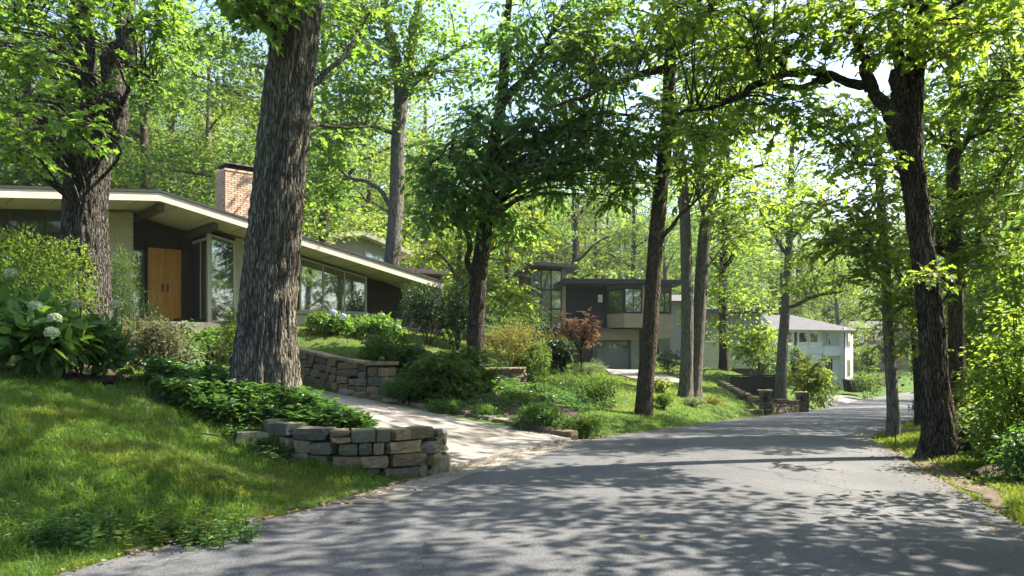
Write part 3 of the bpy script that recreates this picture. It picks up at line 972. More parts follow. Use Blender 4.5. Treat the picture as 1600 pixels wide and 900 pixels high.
# bay
bay = MB().prism_z([(uu(952), .3), (uu(972), -.9), (uu(1047), -.9), (uu(1047), 8), (uu(952), 8)], zz(512), zz(446)).build('bay', M['taupe'], d2)
nb = 7
for i in range(nb):
    z0 = zz(512) + (zz(490) - zz(512)) * i / nb; z1 = zz(512) + (zz(490) - zz(512)) * (i + 1) / nb - .012
    MB().prism_z([(uu(951.4), .27), (uu(971.6), -.95), (uu(1013), -.95), (uu(1013), -.87), (uu(972), -.87), (uu(952), .33)], z0, z1).build('board', M['grey_wood'], bay)
nb = 12
for i in range(nb):
    z0 = zz(528) + (zz(491) - zz(528)) * i / nb; z1 = zz(528) + (zz(491) - zz(528)) * (i + 1) / nb - .012
    MB().box(uu(1024.5), uu(1049), -1.02, 2.4, z0, z1).build('board', M['grey_wood'], bay)
m = MB().box(uu(1000), uu(1024), -.93, -.8, zz(512), zz(447)).build('bay_panel', M['grey_wood'], bay)
window(bay, uu(973.5), uu(998), zz(488), zz(453), -.92, 2, 1, .07, 'metal_dark', name='bay_window')
window(bay, uu(1027), uu(1042), zz(488), zz(459), -1.03, 2, 1, .07, 'metal_dark', name='bay_window')
# left slanted face of the bay
ang = math.atan2(-1.2, uu(972) - uu(952))
ln = math.hypot(1.2, uu(972) - uu(952))
piv = link('slanted_window', MB().box(.12, ln - .05, -.05, -.01, zz(488), zz(453)).build('tmp', M['glass'], d2).data, d2, (uu(952), .3, 0), (0, 0, ang))
bpy.data.objects.remove([o for o in d2.children if o.name.startswith('tmp')][0])
m = MB().box(.05, .12, -.08, .0, zz(489), zz(452)).box(ln - .06, ln + .02, -.08, .0, zz(489), zz(452)).box(.12, ln - .06, -.08, .0, zz(489), zz(487)).box(.12, ln - .06, -.08, 0, zz(454), zz(452))
m.build('frame', M['metal_dark'], piv)
# roofs
MB().hexa([(uu(876), -1.4, zz(446)), (uu(1062), -1.5, zz(446)), (uu(1066), 9, zz(446)), (uu(876), 9, zz(446))],
          [(uu(876), -1.4, zz(438)), (uu(1062), -1.5, zz(439)), (uu(1066), 9, zz(439)), (uu(876), 9, zz(438))]).build('roof', M['roof_black'], d2)
# lower storey
MB().box(uu(935), uu(1003), .35, 7, zz(531), zz(513.5)).build('lower_band', M['taupe'], d2)
for i in range(5):
    z0 = zz(531) + i * .14
    MB().box(uu(935), uu(1003), .31, .348, z0, z0 + .13).build('board', M['grey_wood'], d2)
MB().box(uu(930), uu(936.5), .5, 6, -.3, zz(531)).build('pier', M['taupe'], d2)
MB().box(uu(991), uu(1004), .5, 6, -.3, zz(531)).build('pier', M['garage'], d2)
gd = MB().box(uu(937), uu(990.5), 1.0, 1.06, -.05, zz(532)).build('garage_door', M['garage'], d2)
for j in range(4):
    for i in range(4):
        w4 = (uu(990) - uu(937.5)) / 4; h4 = (zz(532.5) - 0) / 4
        x0 = uu(937.5) + i * w4 + .04; z0 = j * h4 + .04
        MB().box(x0, x0 + w4 - .08, .975, 1.0, z0, z0 + h4 - .08).build('pane' if j == 3 else 'panel', M['glass'] if j == 3 else M['garage'], gd)
MB().box(uu(860), uu(930), .62, 7, -1.2, zz(513.5)).build('wall', M['dark_panel'], d2)
MB().box(uu(1024), uu(1035), 1, 1.4, -.3, zz(528)).build('post', M['black_clad'], d2)
MB().box(uu(1004), uu(1046), 3.2, 7, -.3, zz(513.5)).build('wall', M['dark_panel'], d2)
MB().box(uu(1003), uu(1049), 2.5, 7, zz(528), zz(513.6)).build('lower_band', M['taupe'], d2)
m = MB()
for i in range(12): m.box(uu(916) + i * .115, uu(916) + i * .115 + .02, -.42, -.40, zz(513), zz(491))
m.box(uu(915), uu(951), -.43, -.39, zz(491), zz(489)); m.box(uu(915), uu(951), -.43, -.39, zz(513.5), zz(512))
m.build('balcony_rail', M['metal_dark'], d2)
MB().box(uu(905), uu(951), -.45, .6, zz(516), zz(513.6)).build('balcony', M['taupe'], d2)
# glazed tower at its left
tw = MB().box(uu(828), uu(883.6), 1.0, 7, zz(590), zz(420)).build('tower', M['dark_panel'], d2)
window(tw, uu(832), uu(880), zz(512), zz(421), .96, 3, 3, .12, 'metal_dark', 'glass_pale', name='window_wall')
MB().box(uu(881), uu(886), .5, 6, zz(513), zz(419)).build('tower_fin', M['grey_wood'], d2)
MB().hexa([(uu(820), -.4, zz(414)), (uu(902), -.4, zz(419.5)), (uu(902), 8, zz(419.5)), (uu(820), 8, zz(414))],
          [(uu(820), -.4, zz(409)), (uu(902), -.4, zz(414.5)), (uu(902), 8, zz(414.5)), (uu(820), 8, zz(409))]).build('tower_roof', M['taupe'], d2)

# ---- grey house with hipped roof between the dark house and the white one
D = 62; s3 = D / F; c = W(1045, 560, D)
g3 = empty('grey_house', (c[0], c[1], 0), -.06, 'grey stucco house with broad low roof behind the twin trunks', 'house')
u3 = lambda px: (px - 1045) * s3
z3 = lambda py: (CY - py) * s3 + EYE
MB().box(u3(1050), u3(1102), 1, 8, z3(560), z3(468)).build('wall', M['stucco'], g3)
MB().box(u3(1102), u3(1186), 0, 8, z3(560), z3(490)).build('wall', M['stucco'], g3)
MB().hexa([(u3(1040), 0, z3(470)), (u3(1106), 0, z3(470)), (u3(1106), 9, z3(470)), (u3(1040), 9, z3(470))],
          [(u3(1046), 3, z3(456)), (u3(1100), 3, z3(456)), (u3(1100), 6, z3(456)), (u3(1046), 6, z3(456))]).build('roof', M['roof_grey'], g3)
MB().hexa([(u3(1098), -1, z3(492)), (u3(1202), -1.2, z3(487)), (u3(1202), 8.5, z3(487)), (u3(1098), 8.5, z3(492))],
          [(u3(1100), -1, z3(484)), (u3(1202), -1.2, z3(480.5)), (u3(1150), 6, z3(474)), (u3(1100), 6, z3(474))]).build('roof', M['roof_grey'], g3)
window(g3, u3(1062), u3(1073), z3(505), z3(485), .97, 1, 1, .09)
window(g3, u3(1150), u3(1160), z3(522), z3(500), -.03, 1, 1, .09)
cw = empty('garden_wall', W(1120, 566, 52) + np.array([0, 0, 0]), 0, 'low cream garden wall in front of the grey house', 'wall')
for i in range(4): MB().box(-1.0, 2.6, 0, .25, -.4 + i * .42, -.4 + i * .42 + .405).build('panel', M['cream_wall'], cw, .01)
MB().box(-1.05, 2.65, -.04, .3, 1.28, 1.36).build('coping', M['cream_wall'], cw, .008)

# ---- white two-storey house
D = 70; s4 = D / F; c = W(1205, 560, D)
g4 = empty('white_house', (c[0], c[1], 0), 0, 'white two-storey house with grey hipped roof at the road bend', 'house')
u4 = lambda px: (px - 1205) * s4
z4 = lambda py: (CY - py) * s4 + EYE
MB().box(u4(1207), u4(1289), .6, 9, z4(625), z4(512)).build('wall', M['white'], g4)
MB().box(u4(1289), u4(1316), .9, 9, z4(625), z4(512)).build('wall', M['white'], g4)
rw = MB().prism_z([(u4(1316), -.4), (u4(1339), .9), (u4(1339), 9), (u4(1316), 9)], z4(625), z4(512)).build('wall', M['white'], g4)
nb = 16
for i in range(nb):
    z0 = z4(622) + (z4(513) - z4(622)) * i / nb; z1 = z4(622) + (z4(513) - z4(622)) * (i + 1) / nb - .03
    MB().prism_z([(u4(1316), -.43), (u4(1339.4), .87), (u4(1339.4), .95), (u4(1316), -.36)], z0, z1).build('siding_board', M['white'], g4)
for i in range(5):
    MB().box(u4(1208), u4(1290), .5, .6, z4(552) + i * .2, z4(552) + i * .2 + .185).build('siding_board', M['white'], g4)
MB().box(u4(1290), u4(1316), .2, .9, z4(556), z4(541)).build('balcony', M['white'], g4, .02)
MB().box(u4(1206), u4(1318), -.1, .62, z4(518), z4(514)).build('fascia', M['white'], g4)
MB().hexa([(u4(1188), -.6, z4(515)), (u4(1342), -.8, z4(517)), (u4(1342), 10, z4(517)), (u4(1188), 10, z4(515))],
          [(u4(1215), 4.2, z4(488)), (u4(1262), 4.2, z4(488)), (u4(1262), 5.5, z4(488)), (u4(1215), 5.5, z4(488))]).build('roof', M['roof_grey'], g4)
MB().hexa([(u4(1182), 1, z4(524)), (u4(1210), -.3, z4(518)), (u4(1210), 8, z4(518)), (u4(1182), 8, z4(524))],
          [(u4(1186), 2.6, z4(497)), (u4(1206), 2.2, z4(493)), (u4(1206), 6, z4(493)), (u4(1186), 6, z4(497))]).build('roof', M['roof_grey'], g4)
MB().box(u4(1182), u4(1208), 2, 8, z4(600), z4(517)).build('wall', M['taupe'], g4)
window(g4, u4(1230), u4(1241), z4(541), z4(519.5), .55, 1, 1, .16, 'white')
MB().box(u4(1243), u4(1248), .5, .6, z4(541), z4(519)).build('shutter', M['taupe'], g4)
for a, b in ((1252, 1264), (1269, 1281)): window(g4, u4(a), u4(b), z4(541), z4(519.5), .55, 1, 1, .16, 'white')
window(g4, u4(1296), u4(1303), z4(539), z4(520.5), .85, 2, 1, .12, 'white')
window(g4, u4(1298), u4(1304), z4(585), z4(563), .85, 2, 1, .12, 'metal_dark')
for z0, z1 in ((541, 521), (587, 562.5)):
    t = MB()
    f_ = lambda px: -.4 + (px - 1316) / 23 * 1.3
    a, b = 1325, 1332
    fr = MB().hexa([(u4(a - 1), f_(a - 1) - .09, z4(z0 + 1.5)), (u4(b + 1), f_(b + 1) - .09, z4(z0 + 1.5)), (u4(b + 1), f_(b + 1), z4(z0 + 1.5)), (u4(a - 1), f_(a - 1), z4(z0 + 1.5))],
                   [(u4(a - 1), f_(a - 1) - .09, z4(z1 - 1.5)), (u4(b + 1), f_(b + 1) - .09, z4(z1 - 1.5)), (u4(b + 1), f_(b + 1), z4(z1 - 1.5)), (u4(a - 1), f_(a - 1), z4(z1 - 1.5))]).build('window', M['frame'], g4)
    for p, q in ((a, a + 3), (a + 3.6, b)):
        MB().hexa([(u4(p), f_(p) - .11, z4(z0)), (u4(q), f_(q) - .11, z4(z0)), (u4(q), f_(q) - .05, z4(z0)), (u4(p), f_(p) - .05, z4(z0))],
                  [(u4(p), f_(p) - .11, z4(z1)), (u4(q), f_(q) - .11, z4(z1)), (u4(q), f_(q) - .05, z4(z1)), (u4(p), f_(p) - .05, z4(z1))]).build('pane', M['glass'], fr)
MB().tube([(u4(1315.6), -.52, z4(620)), (u4(1315.6), -.52, z4(520))], [.05, .05], 8).build('downpipe', M['metal_dark'], g4)

# ---- brown house past the bend
D = 95; s5 = D / F; c = W(1345, 560, D)
g5 = empty('brown_house', (c[0], c[1], 0), 0, 'brown house with grey gabled roof and a small arched white dormer', 'house')
u5 = lambda px: (px - 1345) * s5
z5 = lambda py: (CY - py) * s5 + EYE
MB().box(u5(1338), u5(1420), 0, 9, z5(600), z5(512)).build('wall', M['brown_wall'], g5)
MB().hexa([(u5(1330), -1, z5(513)), (u5(1425), -1, z5(513)), (u5(1425), 10, z5(513)), (u5(1330), 10, z5(513))],
          [(u5(1345), 3.5, z5(500)), (u5(1412), 3.5, z5(500)), (u5(1412), 5, z5(500)), (u5(1345), 5, z5(500))]).build('roof', M['roof_grey'], g5)
window(g5, u5(1368), u5(1374), z5(530), z5(517), -.06, 1, 1, .12, 'white')
window(g5, u5(1384), u5(1394), z5(532), z5(516), -.06, 2, 1, .12, 'white')
do = MB().prism_y([(u5(1340), z5(534)), (u5(1347), z5(534)), (u5(1347), z5(525)), (u5(1345.6), z5(522.4)), (u5(1343.5), z5(521.5)), (u5(1341.4), z5(522.4)), (u5(1340), z5(525))], -.5, .2).build('dormer', M['white'], g5)
MB().box(u5(1342), u5(1345), -.54, -.5, z5(532), z5(525)).build('pane', M['glass'], do)

# ---- pale house glimpsed behind the left trunk
c = W(4, 560, 48)
g6 = empty('teal_house', (c[0], c[1], 6.5), .2, 'pale blue-green house glimpsed between the trees above the low house', 'house')
MB().box(-6, 2.2, 0, 6, 0, 6.0).build('wall', plain('blue green siding', (.22, .34, .36), .8), g6)
MB().hexa([(-6.6, -.6, 6), (2.7, -.6, 6), (2.7, 6.6, 6), (-6.6, 6.6, 6)], [(-5, 2.6, 7.2), (1, 2.6, 7.2), (1, 3.4, 7.2), (-5, 3.4, 7.2)]).build('roof', M['roof_grey'], g6)
window(g6, -2.2, -.7, 3.2, 5.2, -.02, 2, 2, .08, 'white')
# ---------------------------------------------------------------- stone walls, edgings, pillars
def stone_mesh(sx, sy, sz, mat, seed, jit=.10, bev=.16):
    r = random.Random(seed)
    bm = bmesh.new()
    bmesh.ops.create_cube(bm, size=1)
    if bev >= .1:
        # hewn block: rounded, chipped, uneven faces
        bmesh.ops.subdivide_edges(bm, edges=bm.edges[:], cuts=1, use_grid_fill=True)
        k = r.uniform(.05, .15)
        for v in bm.verts:
            n = v.co.length; on = sum(abs(c) > .4 for c in v.co)
            s = 1 - (0, 0, k * .38, k * .72)[on]
            v.co *= s
            for i in range(3): v.co[i] += r.uniform(-jit, jit) * (.42 if abs(v.co[i]) > .3 else .9)
    else:
        bmesh.ops.bevel(bm, geom=list(bm.edges), offset=bev * r.uniform(.6, 1.1), segments=1, affect='EDGES')
        for v in bm.verts:
            for i in range(3): v.co[i] *= 1 + r.uniform(-jit, jit) * .6
    for v in bm.verts: v.co.x *= sx; v.co.y *= sy; v.co.z *= sz
    bmesh.ops.triangulate(bm, faces=bm.faces[:])
    me = bpy.data.meshes.new('stone'); bm.to_mesh(me); bm.free()
    me.materials.append(mat); me.update()
    return me


STONES = {}


def stone(sx, sy, sz, mats, r):
    """shared stone meshes, one for each rounded size"""
    m = r.choice(mats)
    k = (m, r.randrange(9))
    if k not in STONES: STONES[k] = stone_mesh(1, 1, 1, M[m], sum(map(ord, m)) + k[1] * 17)
    return STONES[k]


def path_at(P, t):
    P = np.asarray(P, float)
    L = np.concatenate([[0], np.cumsum(np.linalg.norm(np.diff(P[:, :2], axis=0), axis=1))])
    t = min(max(t, 0), L[-1] - 1e-6)
    i = max(np.searchsorted(L, t, 'right') - 1, 0); i = min(i, len(P) - 2)
    f = (t - L[i]) / (L[i + 1] - L[i])
    p = P[i] + (P[i + 1] - P[i]) * f
    d = P[i + 1, :2] - P[i, :2]
    return p, math.atan2(d[1], d[0])


def dry_wall(name, label, P, rowh, meanw, mats, depth=.3, core=True, seed=1, cap=None, cat='wall', gap=.012, group=None, batter=.006):
    """P rows: x, y, base z, top z. Stones laid in courses, each one an object."""
    r = random.Random(seed); P = np.asarray(P, float)
    L = np.sum(np.linalg.norm(np.diff(P[:, :2], axis=0), axis=1))
    o0 = P[0, :3].copy()
    root = empty(name, o0, 0, label, cat, group)
    if core:
        mb = MB()
        n = 14
        pts = [path_at(P, L * i / n) for i in range(n + 1)]
        ring = []
        for (p, a) in pts:
            nx, ny = -math.sin(a), math.cos(a)
            ring.append([(p[0] + nx * k * depth * .3 - o0[0], p[1] + ny * k * depth * .3 - o0[1]) for k in (-.1, 1)])
        for i in range(n):
            (p, _), (q, _) = pts[i], pts[i + 1]
            if p[3] - p[2] < .1: continue
            mb.hexa([(*ring[i][0], p[2] - .1 - o0[2]), (*ring[i + 1][0], q[2] - .1 - o0[2]), (*ring[i + 1][1], q[2] - .1 - o0[2]), (*ring[i][1], p[2] - .1 - o0[2])],
                    [(*ring[i][0], p[3] - .05 - o0[2]), (*ring[i + 1][0], q[3] - .05 - o0[2]), (*ring[i + 1][1], q[3] - .05 - o0[2]), (*ring[i][1], p[3] - .05 - o0[2])])
        mb.build('core', M['joint'], root)
    zlo = P[:, 2].min() - .06; zhi = P[:, 3].max()
    nrow = max(1, round((zhi - zlo) / rowh))
    for j in range(nrow):
        t = -r.uniform(0, .5) * meanw
        while t < L:
            w = meanw * r.choice([.45, .6, .8, 1, 1.15, 1.6])
            w = min(w, L + .05 - t)
            if w < meanw * .25: break
            p, a = path_at(P, t + w / 2)
            # rows follow the top of the wall
            z1 = p[3] - (nrow - 1 - j) * rowh; z0 = z1 - rowh
            if z1 < p[2] - .02 or t + w < .02:
                t += w; continue
            split = r.random() < .18 and w < meanw * 1.1
            pieces = [(z0, z1)] if not split else [(z0, z0 + rowh * .5), (z0 + rowh * .5, z1)]
            for (a0, a1) in pieces:
                me = stone(1, 1, 1, mats, r)
                dp = depth * r.uniform(.85, 1.12)
                off = batter * j + r.uniform(-.012, .012)
                nx, ny = -math.sin(a), math.cos(a)
                link('stone', me, root, (p[0] + nx * off - o0[0], p[1] + ny * off - o0[1], .5 * (a0 + a1) - o0[2]),
                     (r.uniform(-.03, .03), r.uniform(-.03, .03), a + r.uniform(-.05, .05)),
                     ((w - gap) * (1 if r.random() < .5 else -1), dp, (a1 - a0 - gap) * r.uniform(.94, 1.0)))
            t += w
    if cap:
        ch_, cw_, cl_, cm = cap
        t = 0
        while t < L - .05:
            w = min(cl_ * r.uniform(.8, 1.2), L - t)
            p, a = path_at(P, t + w / 2)
            p0, _ = path_at(P, t); p1, _ = path_at(P, t + w)
            sl = math.atan2(p1[3] - p0[3], w)
            link('cap_stone', stone_mesh(w - .012, cw_, ch_, M[cm], seed * 31 + int(t * 10), .04, .05), root,
                 (p[0] - o0[0], p[1] - o0[1], p[3] + ch_ / 2 - o0[2]), (0, -sl, a))
            t += w
    return root


def wp(px, py, d, top_py):
    a = W(px, py, d); return (a[0], a[1], a[2], EYE - (top_py - CY) / F * d)


FRONT = [(-3.35, 11.3, .30, .76), (-2.95, 10.9, .08, .70), (-2.3, 10.68, .0, .66), (-1.7, 10.85, .0, .66), (-1.2, 11.25, .0, .66), (-1.1, 11.75, .06, .5)]
dry_wall('stone_wall', 'rough grey stone retaining wall curving beside the driveway mouth, largest stones', FRONT, .175, .33, ['stone_dark', 'stone_warm', 'stone_dark', 'stone_warm', 'stone'], .34, True, 5)
# loose low stones at its right end and left stub
for (x, y, z, a, b, c, m, lab) in ((-1.0, 11.32, .1, .26, .24, .26, 'stone_warm', 'small squared tan stone at the driveway end of the front wall'),
                                   (-3.2, 11.1, .58, .36, .36, .3, 'stone_dark', 'blocky grey boulder topping the left end of the front stone wall'),
                                   (-3.55, 11.0, .50, .42, .34, .2, 'stone_dark', 'flat mossy stone sunk in the bank left of the front wall')):
    tag(link('boulder', stone_mesh(a, b, c, M[m], int(x * -77), .12), None, (x, y, z), (0, 0, rnd.uniform(-.4, .4))), lab, 'stone')
SIDE = [(-6.2, 21.3, 1.05, 1.98), (-5.45, 20.85, .95, 1.80), (-4.4, 20.15, .78, 1.58), (-3.55, 19.75, .66, 1.46)]
dry_wall('stone_wall', 'pale stone wall with sloping cap along the far side of the driveway', SIDE, .19, .40, ['stone_warm', 'stone', 'stone_warm', 'stone_warm'], .32, True, 8, (.07, .42, .55, 'stone_warm'))
PX = (-3.17, 19.62)
pl = empty('stone_pillar', (PX[0], PX[1], .55), -.4, 'square stone pillar ending the capped driveway wall', 'pillar')
MB().box(-.2, .2, -.2, .2, -.1, .85).build('core', M['joint'], pl)
r_ = random.Random(4)
for j in range(4):
    for (x, y, w, dd_) in ((-.13 if j % 2 else -.06, 0, .28 if j % 2 else .40, .5), (.14 if j % 2 else .17, 0, .24 if j % 2 else .16, .5)):
        link('stone', stone(1, 1, 1, ['stone_warm', 'stone'], r_), pl, (x, y, .02 + j * .235), (0, 0, r_.uniform(-.03, .03)), (w, dd_, .225))
link('cap_stone', stone_mesh(.62, .6, .09, M['stone_warm'], 91, .03, .08), pl, (0, 0, .93))
LEDGE = [(-11.6, 24.2, 1.55, 1.80), (-9.6, 23.35, 1.40, 1.74), (-8.2, 22.7, 1.28, 1.66), (-7.0, 22.0, 1.12, 1.60)]
dry_wall('stone_wall', 'low dark stone ledge wall left of the big trunk below the upper lawn', LEDGE, .15, .55, ['stone_dark', 'stone'], .4, True, 12, (.06, .45, .7, 'stone_dark'))
MID = [wp(752, 612, 23.6, 577), wp(785, 614, 23.9, 577), wp(818, 608, 24.3, 576)]
dry_wall('stone_wall', 'short stone wall among shrubs right of the dark rhododendrons', MID, .13, .30, ['stone_warm', 'stone'], .3, True, 15, (.05, .36, .4, 'stone_warm'))
# edging stones along the right side of the driveway
ed = empty('stone_edging', (-1, 17.4, .2), 0, 'row of low weathered edging stones along the right driveway edge', 'edging')
t = 0; r_ = random.Random(9)
Pd = DV[:, 3:]
Ld = np.sum(np.linalg.norm(np.diff(Pd[:26, :2], axis=0), axis=1))
while t < Ld - .2:
    w = r_.uniform(.28, .5)
    p, a = path_at(Pd[:26], t + w / 2)
    nx, ny = math.sin(-a), math.cos(a)
    side = 1
    x, y = p[0] + math.sin(a) * .14, p[1] - math.cos(a) * .14
    sl = 0
    link('stone', stone(1, 1, 1, ['stone_red', 'stone', 'stone_warm', 'stone_red'], r_), ed, (x + 1, y - 17.4, p[2] + .05 - .2), (r_.uniform(-.1, .1), r_.uniform(-.15, .05), a + r_.uniform(-.12, .12)), (w - .02, .22 * r_.uniform(.8, 1.2), .17 * r_.uniform(.7, 1.1)))
    t += w
# paving border at the left edge of the driveway
pb = empty('paver_border', (-2.5, 13.2, .4), 0, 'line of flat reddish border stones at the left driveway edge', 'edging')
t = 1.6; Pd = DV[:, :3]
while t < 5.2:
    w = r_.uniform(.25, .45)
    p, a = path_at(Pd[:24], t + w / 2)
    x, y = p[0] - math.sin(a) * -.13 * -1, p[1] + math.cos(a) * -.13 * -1
    x, y = p[0] - math.cos(a) * 0 - math.sin(a) * -.12 * -1, p[1] + math.cos(a) * .12 * -1 * -1
    link('stone', stone(1, 1, 1, ['stone_red', 'stone_warm'], r_), pb, (p[0] - .13 * math.sin(-a) * -1 + 2.5 - (.0), p[1] - .13 * math.cos(a) - 13.2, p[2] + .03 - .4), (r_.uniform(-.05, .05), .06, a), (w - .02, .26, .09))
    t += w

# low walls and brick pillars with the mailboxes at the second drive
W4 = [wp(1122, 655, 32.5, 640), wp(1150, 655.5, 32.8, 640), wp(1190, 655, 33.4, 639)]
dry_wall('stone_wall', 'low mossy stone wall left of the mailbox pillar', W4, .14, .35, ['stone_dark', 'stone_warm', 'stone_warm'], .3, True, 21)
W5 = [wp(1206, 640, 36.5, 624), wp(1225, 645, 37, 625), wp(1244, 651, 37.6, 627)]
dry_wall('stone_wall', 'low stone wall between the two roadside pillars', W5, .15, .36, ['stone_warm', 'stone', 'stone_warm'], .3, True, 22, (.05, .34, .5, 'stone_warm'))
WL = [wp(1125, 601, 40, 594), wp(1160, 618, 36, 612), wp(1187, 630, 35, 623)]
dry_wall('stone_wall', 'thin stone edging wall climbing the sunny lawn to the mailbox pillar', WL, .15, .5, ['stone_warm', 'stone_red'], .28, True, 23)
for px, pb_, d, hh, wd, lab in ((1195.5, 653, 34, 1.12, .50, 'square stone pillar with dark mailbox hole and ring on top beside the road'),
                                (1252, 648, 38.2, 1.02, .50, 'square stone pillar with house number, right of the low wall')):
    p = W(px, pb_, d)
    q = empty('roadside_pillar', p, -.25, lab, 'pillar', 'stone pillars at the second drive')
    MB().box(-wd / 2 + .03, wd / 2 - .03, -wd / 2 + .03, wd / 2 - .03, -.3, hh).build('core', M['joint'], q)
    r_ = random.Random(int(px))
    for j in range(8):
        h8 = hh / 8; x = -wd / 2
        while x < wd / 2 - .03:
            w = min(r_.uniform(.16, .3), wd / 2 - x)
            link('stone', stone(1, 1, 1, ['stone_warm', 'stone_warm', 'stone'], r_), q, (x + w / 2, 0, j * h8 + h8 / 2), (0, 0, 0), (w - .01, wd * r_.uniform(.98, 1.03), h8 - .01))
            x += w
    link('cap_stone', stone_mesh(wd + .1, wd + .1, .07, M['stone_warm'], int(px) + 1, .03, .1), q, (0, 0, hh + .035))
    if px < 1200:
        m = MB().box(-.1, .1, -wd / 2 - .05, -wd / 2 + .02, hh - .40, hh - .18).build('mailbox', M['metal_dark'], q, .01)
        MB().box(-.03, .03, -wd / 2 - .04, -wd / 2 + .02, hh - .12, hh - .06).build('number_plate', M['metal_dark'], q)
        tor = [(.06 * math.cos(a), 0, hh + .13 + .07 * math.sin(a)) for a in np.linspace(-1.2, math.pi + 1.2, 12)]
        MB().tube(tor, [.012] * 12, 6).build('ring', M['rust'], q)
    else:
        MB().box(-.05, .02, -wd / 2 - .04, -wd / 2 + .02, hh - .3, hh - .1).box(.02, .08, -wd / 2 - .04, -wd / 2 + .02, hh - .3, hh - .25).build('number_plate', M['metal_dark'], q)
        MB().box(wd / 2 + .01, wd / 2 + .06, -.2, .2, 0, hh).build('side_board', M['metal_dark'], q)
# dark garden wall / fence behind them
fd = empty('dark_fence', W(1138, 612, 43), 0, 'dark stained board fence below the lawn terrace behind the pillars', 'fence')
r0 = W(1138, 612, 43)
for i in range(22):
    px = 1141 + i * 3.6
    a = W(px, 612, 43); ztop = EYE - (588.5 - CY) / F * 43; zb = a[2] - .9
    MB().box(a[0] - r0[0], a[0] - r0[0] + .118, 0, .06, zb - r0[2], ztop - r0[2] + .01 * (i % 2)).build('board', M['fence_dark'], fd)
MB().box(-.05, 2.9, -.05, .12, EYE - (588.5 - CY) / F * 43 - r0[2] + .02, EYE - (588.5 - CY) / F * 43 - r0[2] + .09).build('top_rail', M['fence_dark'], fd)
# thin post on the right verge
p = W(1399, 697, 14.6); p[2] = h1(p[0], p[1])
mp_ = empty('marker_post', p, 0, 'thin dark metal stake standing in the right verge by the slender tree', 'post')
MB().tube([(0, 0, -.2), (.005, 0, .2), (.0, 0, .40)], [.012, .012, .012], 8).build('post', M['rust'], mp_)
MB().box(-.022, .022, -.012, .012, .34, .43).build('head', M['rust'], mp_, .004)
# low ledge wall behind the right trees
RW = [wp(1404, 688, 18.6, 671), wp(1420, 690, 18.4, 672), wp(1450, 692, 18.2, 673)]
dry_wall('stone_wall', 'low brown stone ledge behind the big trunk on the right verge', RW, .13, .4, ['stone_red', 'stone_dark'], .3, True, 33)
# fallen log at the right edge
lg = empty('fallen_log', W(1585, 742, 11.2), .5, 'dark fallen log lying in the undergrowth at the right edge', 'log')
V, q = tube_np(spline([(-.9, 0, -.02), (-.3, .05, .04), (.4, 0, .02), (1.1, -.05, .05)], 6), np.full(19, .13), 14, .03, 4)
link('log', mesh_np('log', V, [q, np.array([np.arange(14)[::-1]]), np.array([np.arange(14) + 18 * 14])], [M['bark_dark']], None, True), lg)
# bins by the white house
b = W(1327, 613, 66)
bn = empty('bin', (b[0], b[1], b[2]), .1, 'dark wheeled bin standing at the foot of the white house', 'bin')
MB().hexa([(-.32, -.3, .06), (.32, -.3, .06), (.32, .3, .06), (-.32, .3, .06)], [(-.4, -.4, 1.0), (.4, -.4, 1.0), (.4, .4, 1.0), (-.4, .4, 1.0)]).build('body', M['metal_dark'], bn, .03)
MB().hexa([(-.44, -.46, 1.0), (.44, -.46, 1.0), (.44, .46, 1.0), (-.44, .46, 1.0)], [(-.4, -.4, 1.08), (.4, -.4, 1.12), (.4, .4, 1.16), (-.4, .4, 1.1)]).build('lid', M['metal_dark'], bn, .02)
b2 = empty('planter_box', W(1337, 613, 65.5), .1, 'low dark box right of the bin by the white house', 'box')
MB().box(-.45, .45, -.35, .35, 0, .75).build('box', M['metal_dark'], b2, .03)
MB().box(-.48, .48, -.38, .38, .76, .82).build('lid', M['fence_dark'], b2, .01)

# ---- second drives
def far_drive(name, a):
    a = np.array([list(W(*p)) for p in a], float)
    return drape(name, [tuple(p[:2]) for p in a], M['concrete'], .06, .8)
far_drive('second_driveway', [(940, 582, 50), (1000, 582, 50), (1075, 592, 42), (1062, 602, 40), (985, 600, 41)])
far_drive('third_driveway', [(1292, 638, 50.5), (1330, 629, 58), (1345, 615, 64), (1312, 615, 64), (1285, 622, 58)])
# mulch beds
drape('mulch_bed', [(-4.6, 12.95), (-3.6, 11.6), (-3.0, 11.05), (-2.3, 10.82), (-1.75, 11.0), (-1.4, 11.4), (-1.95, 12.4), (-2.9, 13.6), (-3.8, 14.9), (-4.7, 14.7)], M['mulch'], .03, .3, .04)
drape('mulch_bed', [(-14, 10.6), (-10, 10.75), (-7.3, 10.9), (-5.8, 11.7), (-5.7, 12.7), (-7.5, 14.2), (-9.5, 16.5), (-13, 17)], M['mulch'], .03, .4, .05)
drape('mulch_bed', [(1.0, 16.2), (-.5, 17.6), (-2.1, 18.8), (-3.1, 19.3), (-2.9, 20.4), (-1.5, 21.5), (.2, 22.5), (1.4, 20.5), (1.8, 18.2)], M['mulch'], .03, .4, .05)
drape('mulch_bed', [(-12, 20.6), (-10, 21.6), (-8.0, 20.7), (-6.6, 19.4), (-6.9, 18.9), (-9.5, 20.2), (-11.5, 19.8)], M['mulch'], .04, .4, .04)
drape('dirt_patch', [(-3.9, 11.25), (-3.5, 11.2), (-3.1, 10.85), (-2.8, 10.6), (-3.1, 10.55), (-3.6, 10.8)], M['mulch'], .015, .25, .03)
drape('dirt_verge', [(5.7, 10.3), (6.05, 11.5), (6.4, 13.2), (6.75, 14.6), (6.9, 14.7), (6.62, 13.2), (6.3, 11.3), (5.9, 9.8), (5.35, 8.6), (5.2, 8.6)], M['dirt'], .004, .3, .02)
